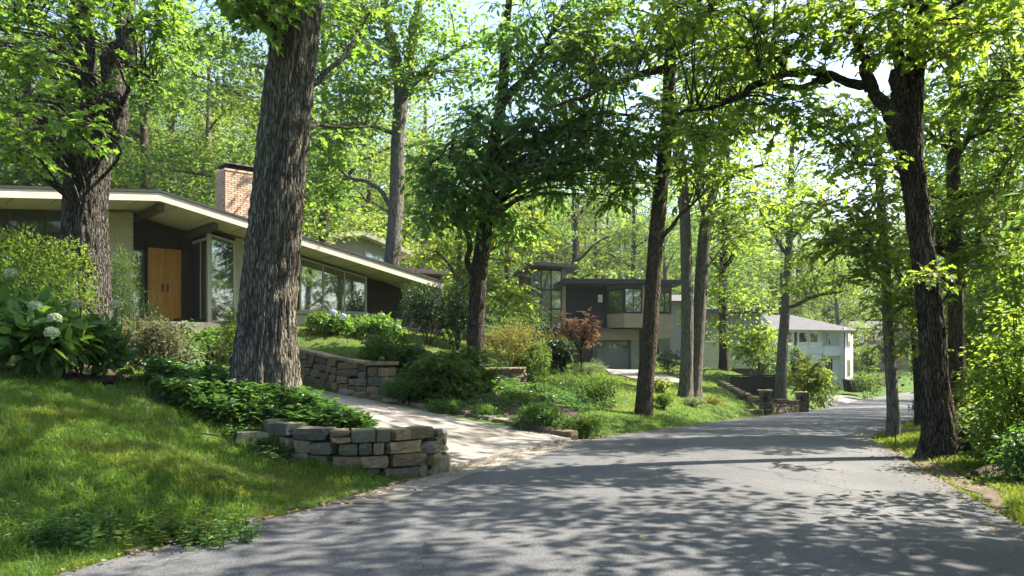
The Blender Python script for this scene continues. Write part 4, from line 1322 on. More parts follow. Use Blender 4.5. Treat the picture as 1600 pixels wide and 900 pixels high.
# ---------------------------------------------------------------- trees
def clumps(blobs, rs):
    """blobs: centre xyz, radii xyz, count -> clump centres with an uneven, layered spread"""
    out = []
    for (c, rad, n) in blobs:
        d = unit(rs.normal(size=(n, 3)))
        rr = rs.uniform(.15, 1, n) ** .5
        out.append(np.array(c) + d * rr[:, None] * np.array(rad))
    return np.vstack(out)


def sprays(cs, n_per, rh, rv, size, rs, droop=.25, up=.6, centre=None):
    """leaf positions, directions and normals round the clump centres"""
    N = len(cs) * n_per
    c = np.repeat(cs, n_per, 0)
    k = np.repeat(rs.uniform(.6, 1.35, len(cs)), n_per)
    # each clump is a tilted, flattened fan of leaves
    ang = rs.uniform(0, 2 * np.pi, N); r = rs.uniform(0, 1, N) ** .6
    tx = np.repeat(rs.normal(0, .28, len(cs)), n_per); ty = np.repeat(rs.normal(0, .28, len(cs)), n_per)
    ox = np.cos(ang) * r * rh * k; oy = np.sin(ang) * r * rh * k
    oz = rs.normal(0, .4, N) * rv * k + ox * tx + oy * ty - droop * r * r * rh * k
    pos = c + np.stack([ox, oy, oz], 1)
    dr = np.stack([np.cos(ang) + rs.normal(0, .5, N), np.sin(ang) + rs.normal(0, .5, N), rs.normal(-.25, .35, N)], 1)
    nr = np.stack([rs.normal(0, .45, N), rs.normal(0, .45, N), np.full(N, up)], 1)
    sz = size * rs.uniform(.65, 1.3, N)
    return pos, dr, nr, sz


def sprays_twig(cs, n_per, rh, rv, size, rs, droop=.25, per=6):
    """clumps built as real sprays: thin twigs fan out from the clump's centre, leaves alternate along them"""
    ns = max(3, n_per // per)
    K = len(cs) * ns
    c = np.repeat(cs, ns, 0)
    k = np.repeat(rs.uniform(.65, 1.3, len(cs)), ns)
    a = np.repeat(rs.uniform(0, 6.28, len(cs)), ns) + np.tile(np.arange(ns) * 6.283 / ns, len(cs)) + rs.normal(0, .35, K)
    tilt = np.repeat(rs.normal(0, .3, (len(cs), 2)), ns, 0)
    L = rh * k * rs.uniform(.55, 1.35, K)
    el = rs.normal(.12, .38, K)
    d = np.stack([np.cos(a), np.sin(a), np.tan(np.clip(el, -1, 1)) * .8 + np.cos(a) * tilt[:, 0] + np.sin(a) * tilt[:, 1]], 1); d = unit(d)
    end = c + d * L[:, None]; end[:, 2] -= droop * L * .8
    mid = c + d * L[:, None] * .55
    # leaves
    t = np.tile(np.linspace(.32, 1.0, per), K) + rs.normal(0, .04, K * per)
    ci, mi, ei = (np.repeat(v, per, 0) for v in (c, mid, end)); tt = t[:, None]
    pos = (1 - tt) ** 2 * ci + 2 * tt * (1 - tt) * mi + tt ** 2 * ei
    tan = unit(2 * (1 - tt) * (mi - ci) + 2 * tt * (ei - mi))
    sd = np.tile(np.where(np.arange(per) % 2, 1.0, -1.0), K) * rs.uniform(.5, 1.1, K * per)
    sd[per - 1::per] *= .15
    side = np.stack([-tan[:, 1], tan[:, 0], np.zeros(len(tan))], 1)
    dr = tan + side * sd[:, None] + np.stack([rs.normal(0, .15, len(tan)), rs.normal(0, .15, len(tan)), rs.normal(-.22, .25, len(tan))], 1)
    nr = np.stack([rs.normal(0, .38, len(tan)), rs.normal(0, .38, len(tan)), np.full(len(tan), .75)], 1)
    sz = size * rs.uniform(.5, 1.45, len(tan)) * np.repeat(rs.uniform(.8, 1.2, K), per)
    # twig ribbons: three-sided needles
    w = .006
    up = np.array([0, 0, 1.0])
    s1 = unit(np.cross(d, up)) * w
    V = np.stack([c - s1, c + s1, c + up * w * 1.5, mid - s1 * .7, mid + s1 * .7, mid + up * w, end], 1).reshape(-1, 3)
    o = (np.arange(K) * 7)[:, None]
    F4 = np.concatenate([o + np.array([q]) for q in ([0, 1, 4, 3], [1, 2, 5, 4], [2, 0, 3, 5])])
    F3 = np.concatenate([o + np.array([q]) for q in ([3, 4, 6], [4, 5, 6], [5, 3, 6])])
    return pos, dr, nr, sz, V, [F4, F3]


def twigs(geo, cs, skel, skr, rs, frac=1.0, m=1, rmax=.06, seg=5, far=7.0):
    """a bent twig from the nearest limb to each clump"""
    for c in cs:
        if rs.rand() > frac: continue
        d = np.linalg.norm(skel - c, axis=1) * rs.uniform(.75, 1.5, len(skel)) + np.where(skel[:, 2] > c[2] + .3, 3.0, 0)
        j = d.argmin(); s = skel[j]; ln = np.linalg.norm(c - s)
        if ln < .2 or ln > far: continue
        r0 = min(.55 * skr[j], .010 * ln + .012, rmax)
        mid = s + (c - s) * .45 + np.array([rs.normal(0, .10), rs.normal(0, .10), .14]) * ln
        P = spline([s, mid, c + (c - mid) * .2], 4)
        V, q = tube_np(P, np.linspace(r0, .005, len(P)), seg)
        geo.add(V, [q], m)


def tree(name, label, trunk, limbs, blobs, leaf, bark, size=.12, tpl='oval', n_per=45, rh=.55, rv=.22, seed=1, group=None, seg=20, ridge=0.0,
         flare=.35, cat='tree', twf=.8, detail=8, droop=.25, kz=1.2, ka=7, lobes=5, limb_mat=None, twmax=7.0):
    """trunk, limbs: rows of x y z r. Root empty > trunk, limbs, crown."""
    rs = np.random.RandomState(seed)
    trunk = np.asarray(trunk, float)
    base = trunk[0, :3].copy()
    root = empty(name, base, 0, label, cat, group)
    T = spline(trunk, detail)
    V, q = tube_np(T[:, :3] - base, T[:, 3], seg, ridge, seed, kz, ka, flare, max(.35, trunk[0, 3] * 1.3), lobes)
    link('trunk', mesh_np('trunk', V, [q], [M[bark]], None, True), root)
    sk = [T]
    for L in limbs:
        L = np.asarray(L, float)
        P = spline(L, 6)
        # a little natural waver
        w = np.stack([vnoise(np.arange(len(P)) * .45, np.full(len(P), k * 7.3 + seed), None, seed) - .5 for k in range(3)], 1)
        P[1:-1, :3] += w[1:-1] * P[1:-1, 3:4] * 1.6
        sk.append(P)
        sg = max(6, min(seg, int(seg * .7)))
        V, q = tube_np(P[:, :3] - base, P[:, 3], sg, ridge * .55 * min(1, L[0, 3] / trunk[0, 3] * 1.5), seed + 3, kz, max(3, ka * .6))
        link('limb', mesh_np('limb', V, [q], [M[limb_mat or bark]], None, True), root)
    sk = np.vstack(sk)
    sk = sk[len(T) // 5:] if len(sk) > 30 else sk
    cs = clumps(blobs, rs)
    g = Geo()
    if tpl != 'diamond':
        p, d, n, s, Vt, ft = sprays_twig(cs, n_per, rh, rv, size, rs, droop)
        g.add(Vt, ft, 1)
    else:
        p, d, n, s = sprays(cs, n_per, rh, rv, size, rs, droop)
    Vl, fl = leaves_np(p, d, n, s, tpl)
    g.add(Vl, fl, 0)
    twigs(g, cs, sk[:, :3], sk[:, 3], rs, twf, far=twmax)
    cr = link('crown', g.mesh('crown', [M[leaf], M[bark]], base), root)
    cr['kind'] = 'stuff'
    return root


def PXD(rows):
    """rows of px, py, distance, radius (m) -> x y z r"""
    return [(*W(a, b, d), r) for a, b, d, r in rows]


def BL(rows):
    """px, py, d, rx px, rz px, ry m, count"""
    return [(W(px, py, d), (rx * d / F, ry, rz * d / F), n) for px, py, d, rx, rz, ry, n in rows]


def base_pt(px, py, d, r, sink=.15):
    a = W(px, py, d); return (a[0], a[1], min(a[2], h1(a[0], a[1])) - sink, r)


# T1 the big furrowed trunk by the driveway
T = [base_pt(411, 618, 12.5, .47, .12)] + PXD([(412, 590, 12.5, .455), (418, 480, 12.5, .41), (432, 330, 12.5, .385), (447, 180, 12.5, .365), (463, 30, 12.5, .34), (474, -110, 12.5, .31), (486, -280, 12.6, .26), (490, -520, 12.8, .18), (480, -800, 13, .08)])
tree('oak_tree', 'massive straight oak trunk with furrowed grey bark rising by the driveway', T,
     [PXD([(485, 140, 12.6, .05), (505, 118, 12.7, .045), (530, 95, 12.9, .035), (560, 50, 13.2, .025), (585, 10, 13.5, .012)]),
      PXD([(480, 205, 12.6, .035), (500, 196, 12.8, .028), (540, 200, 13.2, .02), (590, 196, 13.6, .008)]),
      PXD([(470, -90, 12.6, .16), (400, -170, 11.6, .12), (320, -220, 10.6, .08), (250, -250, 10, .04)]),
      PXD([(480, -150, 12.6, .16), (560, -260, 13.2, .12), (700, -380, 14, .08), (820, -430, 15, .04)]),
      PXD([(486, -280, 12.6, .14), (420, -480, 14, .1), (380, -650, 15, .05)])],
     BL([(375, -5, 11.4, 50, 42, .7, 15), (335, -30, 11.0, 60, 40, .8, 10), (445, -10, 11.3, 55, 25, .6, 8), (555, 30, 13.3, 60, 50, 1.0, 10), (300, -180, 10.8, 170, 90, 2.0, 26),
         (500, -480, 13, 330, 260, 3.5, 90), (740, -400, 14.5, 240, 130, 2.6, 60), (820, -620, 12.5, 300, 200, 3, 34), (520, 205, 13.4, 50, 14, .5, 3)]),  # high clumps reaching over the road are added unseen to shade lawn and road
     'lf_oak', 'bark', .135, 'lobed', 30, .5, .18, 101, seg=150, ridge=.055, flare=.5, detail=36, kz=2.6, ka=14, lobes=5, twf=.9)

# T2 twin-leader tree in front of the low house
T = [base_pt(136, 470, 17, .50)] + PXD([(133, 400, 17, .45), (133, 330, 17, .42), (140, 250, 17, .41), (146, 200, 17, .36), (134, 140, 17, .25), (128, 60, 17, .235), (122, -40, 17, .21), (112, -200, 17.2, .18), (100, -420, 17.5, .08)])
tree('oak_tree', 'thick dark oak forking into two leaders before the low house', T,
     [PXD([(152, 260, 17, .24), (168, 190, 16.95, .235), (184, 110, 16.9, .225), (198, 20, 16.9, .21), (212, -90, 17, .18), (235, -280, 17.2, .12), (250, -430, 17.4, .05)]),
      PXD([(195, 50, 16.9, .1), (240, 20, 16.4, .07), (290, -30, 16, .03)]),
      PXD([(128, 70, 17, .1), (80, 40, 16.2, .07), (20, 30, 15.4, .04)]),
      PXD([(175, 210, 17, .06), (210, 118, 16.5, .04), (245, 130, 16.2, .02)])],
     BL([(60, 20, 14.5, 110, 55, 1.2, 22), (30, 110, 14, 75, 60, 1.0, 16), (60, 190, 13.6, 75, 40, .9, 12), (150, 120, 15.6, 50, 40, .6, 4), (165, 0, 15.2, 60, 25, .9, 7),
         (250, 20, 15.5, 60, 40, 1.0, 12), (20, 225, 13, 40, 25, .6, 6), (215, 120, 15.6, 40, 30, .7, 6), (120, 215, 15, 30, 40, .5, 4), (270, 70, 16, 40, 30, .7, 6), (130, -160, 16.5, 260, 150, 3, 60), (-60, 100, 14, 80, 150, 1.5, 25)]),
     'lf_oak', 'bark_oak', .135, 'lobed', 32, .5, .2, 102, seg=100, ridge=.05, flare=.3, detail=24, kz=2.4, ka=11)

# T3 behind the roof tip
T = [base_pt(611, 520, 31, .32)] + PXD([(611, 430, 31, .30), (619, 320, 31, .275), (622, 220, 31, .265), (627, 150, 31, .27), (622, 110, 31, .24), (606, 40, 31, .17), (595, -40, 31, .12), (590, -140, 31, .05)])
tree('maple_tree', 'grey maple rising behind the right tip of the low roof', T,
     [PXD([(630, 150, 31, .24), (640, 100, 31, .2), (652, 30, 31, .16), (662, -60, 31, .1), (668, -130, 31, .05)]),
      PXD([(640, 118, 31, .16), (665, 112, 30.5, .13), (695, 90, 30, .1), (735, 68, 29.5, .06), (770, 66, 29, .03)]),
      PXD([(614, 208, 31, .09), (585, 198, 30.5, .07), (545, 195, 30, .05), (505, 198, 29.5, .02)]),
      PXD([(612, 60, 31, .12), (570, 75, 30, .08), (535, 95, 29.4, .04)]),
      PXD([(619, 330, 31, .10), (585, 290, 31, .08), (545, 275, 31, .06), (510, 240, 31, .04), (500, 215, 31, .02)])],
     BL([(560, 40, 30, 90, 60, 1.8, 36), (650, 20, 30.5, 90, 60, 2, 36), (590, 130, 30, 60, 45, 1.4, 16), (690, 120, 29.5, 60, 40, 1.4, 14), (530, 160, 29.5, 55, 60, 1.5, 20), (515, 275, 31, 34, 60, 1.0, 20), (750, 90, 29, 50, 45, 1.3, 14), (620, -120, 31, 150, 90, 3, 40), (505, 215, 29.5, 40, 30, 1, 10)]),
     'lf_oak', 'bark_grey', .20, 'diamond', 55, .85, .3, 103, seg=40, ridge=.02, detail=12)

# T4 leaning dark tree with the heavy drooping crown
T = [base_pt(741, 520, 23.5, .27)] + PXD([(746, 460, 23.5, .25), (756, 370, 23.5, .22), (765, 290, 23.5, .195), (772, 220, 23.5, .175), (785, 150, 23.4, .145), (790, 60, 23.2, .12), (800, -40, 23, .06)])
tree('maple_tree', 'dark leaning maple with heavy deep green drooping crown in the middle', T,
     [PXD([(770, 245, 23.5, .16), (805, 225, 23.2, .13), (850, 220, 22.8, .11), (890, 195, 22.4, .09), (930, 178, 22, .06), (990, 180, 21.6, .03)]),
      PXD([(782, 160, 23.4, .14), (820, 120, 23, .1), (845, 80, 22.6, .06), (870, 40, 22.3, .03)]),
      PXD([(765, 285, 23.5, .11), (725, 250, 22.8, .08), (690, 245, 22.2, .05), (660, 265, 21.6, .02)]),
      PXD([(742, 455, 23.4, .10), (732, 420, 23.3, .09), (731, 380, 23.2, .075), (724, 340, 23, .045)])],
     BL([(705, 260, 22.2, 70, 45, 1.3, 40), (790, 200, 22.6, 90, 45, 1.4, 48), (880, 210, 22, 80, 50, 1.3, 44), (960, 230, 21.6, 70, 55, 1.3, 36), (830, 270, 22.4, 80, 40, 1.2, 34), (900, 120, 22.2, 80, 60, 1.4, 36),
         (820, 100, 22.8, 80, 60, 1.4, 34), (735, 320, 22.6, 55, 35, 1.0, 22), (690, 320, 22, 40, 40, .9, 16), (850, 20, 22.6, 110, 60, 2, 36), (940, 40, 22, 80, 60, 1.6, 28), (800, 330, 23, 40, 40, .9, 12), (960, 300, 21.8, 40, 25, .8, 10)]),
     'lf_deep', 'bark_dark', .165, 'oval', 42, .62, .22, 104, seg=44, ridge=.025, detail=14, droop=.45)

# T5 brown trunk at the road edge
T = [base_pt(1004, 657, 21.8, .265, .2)] + PXD([(1007, 620, 21.8, .23), (1016, 520, 21.8, .21), (1023, 400, 21.8, .2), (1033, 290, 21.8, .19), (1043, 180, 21.8, .165), (1047, 80, 21.8, .15), (1050, -60, 21.8, .10), (1052, -200, 21.8, .04)])
tree('maple_tree', 'straight brown trunk at the road edge before the dark house', T,
     [PXD([(1045, 108, 21.8, .11), (1010, 112, 21.4, .09), (960, 128, 21, .08), (915, 150, 20.6, .06), (870, 165, 20.2, .03)]),
      PXD([(1042, 200, 21.8, .09), (1080, 206, 21.4, .08), (1130, 208, 21, .06), (1180, 205, 20.6, .045), (1230, 195, 20.2, .02)]),
      PXD([(1046, 90, 21.8, .1), (1090, 40, 21.4, .07), (1130, -10, 21, .03)]),
      PXD([(1026, 385, 21.8, .07), (1060, 340, 21.5, .05), (1100, 300, 21.2, .02)])],
     BL([(930, 90, 20.6, 70, 70, 1.4, 28), (1000, 60, 21, 90, 60, 1.5, 32), (1080, 40, 21, 80, 60, 1.5, 27), (1150, 60, 20.6, 60, 50, 1.3, 18), (1010, 190, 21, 60, 50, 1.2, 26), (1090, 160, 21, 60, 45, 1.2, 22), (1170, 190, 20.4, 60, 40, 1.2, 20),
         (1100, 270, 21.2, 70, 40, 1.2, 24), (1040, -120, 21.6, 200, 120, 3, 34), (1210, -90, 18.5, 200, 90, 2.6, 40), (1330, -260, 20, 160, 110, 2, 22), (975, 270, 21.2, 40, 30, .9, 12), (1180, 120, 20.6, 60, 30, 1.2, 14)]),  # topmost clumps, out of view, are added to shade the driveway
     'lf_maple', 'bark_brown', .15, 'oval', 44, .6, .22, 105, seg=48, ridge=.022, detail=14)

# T6 twin trunks
T = [base_pt(1070, 628, 30, .32, .2)] + PXD([(1072, 600, 30, .25), (1074, 520, 30, .225), (1073, 430, 30, .21), (1070, 340, 30, .2), (1062, 250, 30, .22), (1050, 140, 30, .15), (1044, 20, 30, .08)])
tree('maple_tree', 'left trunk of the tall twin grey trunks growing on the sunny lawn', T,
     [PXD([(1070, 330, 30, .13), (1090, 270, 30, .1), (1100, 200, 30, .06)])],
     BL([(1080, 230, 29.4, 60, 50, 1.5, 18), (1050, 100, 29.6, 90, 70, 2, 26), (1110, 330, 29.2, 30, 25, .9, 6)]),
     'lf_maple', 'bark_grey', .17, 'oval', 42, .7, .25, 106, seg=40, ridge=.02, detail=12, flare=.6, lobes=4, group='twin trunks')
T = [base_pt(1083, 626, 30.3, .3, .2)] + PXD([(1086, 590, 30.3, .25), (1092, 500, 30.3, .24), (1098, 400, 30.3, .23), (1104, 340, 30.3, .21), (1118, 280, 30.4, .19), (1132, 220, 30.5, .14), (1142, 140, 30.6, .1), (1150, 20, 30.8, .05)])
tree('maple_tree', 'right trunk of the tall twin grey trunks, forking wide above', T,
     [PXD([(1102, 350, 30.3, .17), (1092, 300, 30.1, .15), (1086, 220, 30, .1), (1080, 120, 30, .05)]),
      PXD([(1112, 300, 30.3, .1), (1150, 270, 29.8, .08), (1200, 255, 29.2, .04)])],
     BL([(1150, 250, 29.6, 70, 50, 1.6, 24), (1130, 120, 30, 90, 70, 2, 28), (1180, 330, 29, 55, 30, 1.2, 14), (1140, 360, 29.5, 40, 25, 1, 9)]),
     'lf_maple', 'bark_grey', .17, 'oval', 42, .7, .25, 107, seg=40, ridge=.02, detail=12, flare=.6, lobes=4, group='twin trunks')

# T7 T8 slender trunks by the second drive
T = [base_pt(1219, 622, 40, .30, .2)] + PXD([(1222, 560, 40, .26), (1228, 470, 40, .22), (1233, 380, 40, .18), (1236, 280, 40, .15), (1240, 160, 40, .06)])
tree('young_maple', 'slim grey trunk standing before the white house by the roadside pillars', T,
     [PXD([(1232, 480, 40, .10), (1262, 468, 39, .08), (1300, 458, 38.2, .05), (1335, 452, 37.5, .02)]), PXD([(1233, 380, 40, .1), (1270, 330, 39, .06), (1300, 310, 38, .03)]), PXD([(1232, 400, 40, .1), (1200, 350, 39, .06), (1180, 320, 38, .03)])],
     BL([(1200, 330, 38.6, 60, 50, 2, 26), (1260, 330, 38.5, 60, 50, 2, 26), (1240, 240, 39, 80, 60, 2.5, 34), (1300, 440, 38, 45, 25, 1.2, 12), (1290, 390, 38, 50, 30, 1.5, 14), (1240, 430, 38, 40, 30, 1, 8)]),
     'lf_maple', 'bark_grey', .20, 'diamond', 45, .9, .3, 108, seg=24, ridge=.012)
T = [base_pt(1131, 590, 48, .34, .2)] + PXD([(1131, 540, 48, .27), (1130, 470, 48, .25), (1130, 410, 48, .23), (1134, 330, 48, .2), (1138, 230, 48, .1)])
tree('young_maple', 'dark trunk flaring at its foot beside the cream garden wall', T,
     [PXD([(1130, 420, 48, .16), (1155, 380, 47.4, .1), (1175, 350, 47, .05)]), PXD([(1130, 430, 48, .14), (1108, 400, 47.4, .1), (1100, 370, 47, .05)])],
     BL([(1150, 400, 46.6, 55, 35, 1.8, 22), (1140, 320, 47, 70, 60, 2.5, 30), (1175, 460, 46, 45, 25, 1.3, 12), (1112, 455, 46.5, 26, 28, 1, 10), (1165, 510, 46, 26, 22, 1, 10), (1110, 515, 46, 18, 18, .8, 6)]),
     'lf_maple', 'bark_dark', .22, 'diamond', 45, 1.0, .35, 109, seg=24, ridge=.015, flare=.7)

# T9 slender tree on the right verge
T = [base_pt(1396, 682, 16.8, .14, .1)] + PXD([(1395, 640, 16.8, .122), (1391, 560, 16.8, .112), (1386, 480, 16.8, .10), (1384, 420, 16.8, .09), (1378, 340, 16.8, .09), (1372, 260, 16.8, .06), (1366, 160, 16.8, .03)])
tree('young_maple', 'slender pale trunk leaning slightly on the right verge', T,
     [PXD([(1384, 430, 16.8, .045), (1350, 395, 16.4, .035), (1310, 380, 16, .025), (1270, 385, 15.6, .01)]), PXD([(1380, 370, 16.8, .04), (1345, 330, 16.2, .03), (1300, 322, 15.8, .012)]), PXD([(1387, 500, 16.8, .03), (1410, 480, 16.4, .022), (1435, 474, 16, .01)])],
     BL([(1310, 380, 15.9, 60, 28, .8, 18), (1355, 330, 16, 60, 35, .9, 20), (1390, 400, 16, 55, 35, .8, 18), (1410, 475, 16, 40, 25, .6, 10), (1370, 250, 16.4, 70, 50, 1.1, 24), (1290, 330, 15.8, 40, 22, .6, 9), (1350, 430, 16, 40, 18, .7, 8), (1432, 530, 15.8, 25, 20, .5, 5)]),
     'lf_yellow', 'bark_grey', .115, 'oval', 40, .42, .14, 110, seg=24, ridge=.008, flare=.25)

# T10 the big dark tree on the right verge
T = [base_pt(1478, 712, 13, .33, .15)] + PXD([(1470, 670, 13, .245), (1460, 600, 13, .20), (1455, 500, 13, .187), (1443, 400, 13, .175), (1430, 300, 13, .172), (1421, 235, 13, .185), (1426, 180, 13, .15), (1430, 110, 13, .135), (1433, 30, 13, .135), (1436, -90, 13, .11), (1446, -260, 13, .08), (1450, -400, 13, .03)])
tree('oak_tree', 'big dark furrowed tree with arching limb on the right verge', T,
     [PXD([(1416, 240, 13, .15), (1398, 195, 13, .125), (1380, 165, 12.95, .11), (1352, 135, 12.9, .085), (1325, 126, 12.8, .065), (1290, 116, 12.7, .058), (1262, 112, 12.6, .052), (1220, 118, 12.5, .045), (1180, 135, 12.4, .05), (1140, 158, 12.3, .042), (1100, 168, 12.2, .035), (1060, 178, 12.1, .02)]),
      PXD([(1300, 120, 12.75, .06), (1270, 130, 12.6, .05), (1240, 138, 12.4, .045), (1210, 126, 12.2, .03), (1185, 105, 12, .018)]),
      PXD([(1362, 140, 12.9, .11), (1352, 100, 12.7, .08), (1335, 60, 12.5, .06), (1320, 10, 12.3, .03)]),
      PXD([(1408, 150, 13, .16), (1404, 110, 13, .10), (1398, 50, 12.9, .085), (1384, -10, 12.8, .07), (1360, -120, 12.6, .06)]),
      PXD([(1415, 195, 13, .10), (1404, 150, 13, .105), (1406, 100, 13, .095)]),
      PXD([(1434, 270, 13, .05), (1380, 258, 12.6, .035), (1330, 255, 12.2, .02)]),
      PXD([(1436, 20, 13, .10), (1500, -30, 12.6, .07), (1570, -60, 12.2, .04)])],
     BL([(1130, 90, 12, 70, 50, .9, 13), (1210, 60, 12, 80, 50, 1.0, 15), (1300, 50, 12.2, 80, 50, 1.0, 20), (1390, 40, 12.2, 60, 50, .9, 18), (1220, 170, 12, 60, 25, .6, 12), (1310, 200, 12.4, 50, 25, .6, 9), (1100, 200, 11.8, 40, 25, .6, 8), (1470, 60, 12.2, 60, 40, .9, 15),
         (1540, 30, 12, 70, 50, 1.0, 18), (1180, 0, 11.8, 110, 45, 1.2, 13), (1080, 20, 11.6, 60, 40, .8, 8), (1330, -120, 12.4, 260, 110, 2.4, 75), (1640, -480, 10.5, 240, 140, 1.6, 36), (1420, -640, 9.4, 200, 120, 1.4, 40), (1150, -330, 11.5, 300, 120, 2.6, 84), (960, -600, 10.5, 240, 150, 2.4, 60), (1090, -480, 13, 200, 110, 1.8, 90), (760, -760, 10, 220, 160, 2, 40), (1340, 255, 12.2, 45, 18, .5, 7), (1360, 190, 15, 60, 50, .8, 14), (1300, 165, 16, 50, 25, .8, 8), (1460, 430, 12.2, 22, 14, .4, 3)]),  # out-of-view clumps over the road are added to dapple it and shade the lawn
     'lf_maple', 'bark_dark', .11, 'lobed', 36, .44, .16, 111, seg=100, ridge=.035, flare=.85, detail=24, kz=2.4, ka=10, lobes=5, twf=.6, twmax=1.7)

# T11 T12 companions on the right
T = [base_pt(1497, 690, 17.5, .2)] + PXD([(1496, 640, 17.5, .165), (1494, 500, 17.5, .155), (1492, 380, 17.5, .145), (1490, 240, 17.5, .13), (1492, 100, 17.5, .11), (1496, -60, 17.5, .09), (1500, -200, 17.5, .04)])
tree('maple_tree', 'straight brown trunk close behind the big dark tree on the right', T,
     [PXD([(1494, 245, 17.5, .07), (1520, 205, 17, .055), (1550, 150, 16.5, .045), (1590, 100, 16, .03)]), PXD([(1493, 310, 17.5, .05), (1535, 300, 17, .04), (1580, 308, 16.5, .02)]), PXD([(1490, 240, 17.5, .06), (1455, 210, 17, .04), (1425, 180, 16.6, .02)]),
      PXD([(1492, 410, 17.5, .05), (1470, 395, 17, .035), (1452, 385, 16.6, .015)])],
     BL([(1530, 120, 16.4, 70, 60, 1.0, 26), (1580, 220, 16, 60, 60, 1.0, 22), (1480, 180, 16.6, 60, 50, 1.0, 22), (1550, 320, 16.2, 60, 45, .9, 22), (1470, 330, 16.8, 45, 45, .8, 15), (1500, 20, 16.6, 90, 60, 1.6, 28), (1480, 420, 16.4, 40, 25, .6, 10), (1560, 410, 15.8, 60, 40, .8, 20), (1500, -120, 17, 180, 80, 2.4, 40), (1610, 120, 15.6, 50, 90, 1, 20)]),
     'lf_maple', 'bark_brown', .125, 'oval', 40, .46, .17, 112, seg=36, ridge=.014)
T = [base_pt(1442, 662, 22, .22)] + PXD([(1440, 640, 22, .18), (1436, 580, 22, .15), (1432, 520, 22, .14), (1428, 440, 22, .12), (1420, 340, 22, .09), (1410, 240, 22, .05)])
tree('young_maple', 'thin dark trunk just left behind the big right tree foot', T,
     [PXD([(1432, 500, 22, .09), (1415, 450, 21.6, .07), (1390, 400, 21, .05), (1345, 350, 20.5, .03)])],
     BL([(1400, 400, 21, 50, 35, 1.0, 16), (1395, 475, 20.6, 35, 24, .8, 9), (1420, 300, 21.4, 60, 50, 1.2, 20), (1350, 360, 20.6, 45, 30, .8, 10), (1420, 500, 21, 35, 25, .7, 8)]),
     'lf_yellow', 'bark_dark', .13, 'oval', 40, .5, .16, 113, seg=22, ridge=.012)

# the pale dogwood behind T4
T = [base_pt(716, 500, 31, .12)] + PXD([(716, 450, 31, .10), (718, 400, 31, .08), (720, 350, 31, .05), (722, 320, 31, .02)])
tree('dogwood_tree', 'pale yellow green dogwood spreading beside the roof tip', T,
     [PXD([(716, 440, 31, .07), (690, 400, 31, .05), (650, 385, 31.5, .02)]), PXD([(717, 430, 31, .07), (770, 390, 30.6, .05), (830, 370, 30, .02)])],
     BL([(665, 390, 31.5, 45, 22, .9, 20), (720, 360, 31, 70, 35, 1.2, 36), (800, 375, 30, 65, 40, 1.2, 38), (830, 330, 30, 45, 30, 1.0, 18), (720, 430, 30.5, 45, 28, .9, 18), (785, 440, 29.6, 50, 28, .9, 20), (815, 470, 29, 30, 25, .8, 10)]),
     'lf_yellow', 'bark_grey', .14, 'oval', 42, .55, .16, 114, seg=14, cat='tree')

# small trees of the gardens
def small_tree(name, label, px, py, d, hpx, wpx, leaf, size, seed, n=40, bark='stem', n_per=40, tpl='oval', crown0=.35, rh=None, group=None, vase=False, stemr=.05):
    b = W(px, py, d); b[2] = h1(b[0], b[1])
    m = d / F; h = max(.3, EYE - (py - hpx - CY) * m - b[2]); w = wpx * m / 2
    T = [(b[0], b[1], b[2] - .1, stemr), (b[0] + .02, b[1], b[2] + h * .3, stemr * .8), (b[0] - .03, b[1], b[2] + h * .6, stemr * .5), (b[0], b[1], b[2] + h * .88, stemr * .2)]
    rs = np.random.RandomState(seed)
    limbs = []
    for k in range(5):
        a = k * 1.256 + rs.uniform(-.3, .3); z0 = h * (.12 if vase else rs.uniform(.25, .45))
        limbs.append([(b[0], b[1], b[2] + z0, stemr * .6), (b[0] + math.cos(a) * w * .35, b[1] + math.sin(a) * w * .35, b[2] + z0 + h * .22, stemr * .4), (b[0] + math.cos(a) * w * .75, b[1] + math.sin(a) * w * .75, b[2] + z0 + h * .38, stemr * .15)])
    cz = (crown0 + 1) / 2
    bl = [((b[0], b[1], b[2] + h * cz), (w * .8, w * .8, h * (1 - crown0) / 2 * .9), n)]
    for k in range(4):
        a = k * 1.57 + rs.uniform(0, 1)
        bl.append(((b[0] + math.cos(a) * w * .55, b[1] + math.sin(a) * w * .55, b[2] + h * (cz + rs.uniform(-.15, .12))), (w * .45, w * .45, h * (1 - crown0) * .25), n // 5))
    return tree(name, label, T, limbs, bl, leaf, bark, size, tpl, n_per, rh or w * .33, (rh or w * .33) * .35, seed, group, 10, 0, .2, 'tree', .7, 6)


small_tree('red_maple', 'small red leaved maple in front of the dark house', 908, 560, 30, 78, 72, 'lf_red', .085, 201, 46, n_per=34)
small_tree('small_evergreen', 'small dark round topped tree on a thin stem below the red maple', 877, 610, 26, 84, 56, 'lf_yew', .09, 202, 40, n_per=40, crown0=.30)
small_tree('garden_maple', 'bright yellow green layered maple beside the second stone pillar', 1262, 640, 41, 90, 72, 'lf_yellow', .15, 203, 46, n_per=36, crown0=.12, vase=True)
small_tree('garden_maple', 'spreading mid green maple in front of the dark board fence', 1185, 590, 45.5, 92, 96, 'lf_maple', .16, 204, 50, n_per=34, crown0=.2, vase=True)
small_tree('garden_tree', 'small round green tree right of the white house', 1357, 585, 74, 56, 32, 'lf_shrub', .22, 205, 26, n_per=34, crown0=.3)
small_tree('garden_tree', 'dark green conical tree covering the lower white house front', 1248, 598, 60, 62, 34, 'lf_shrub', .18, 206, 34, n_per=36, crown0=.05)
small_tree('sapling', 'thin yellow leaved sapling between the road edge trunk and twin trunks', 1035, 648, 26, 62, 34, 'lf_yellow', .09, 207, 16, n_per=22, crown0=.25, stemr=.02)
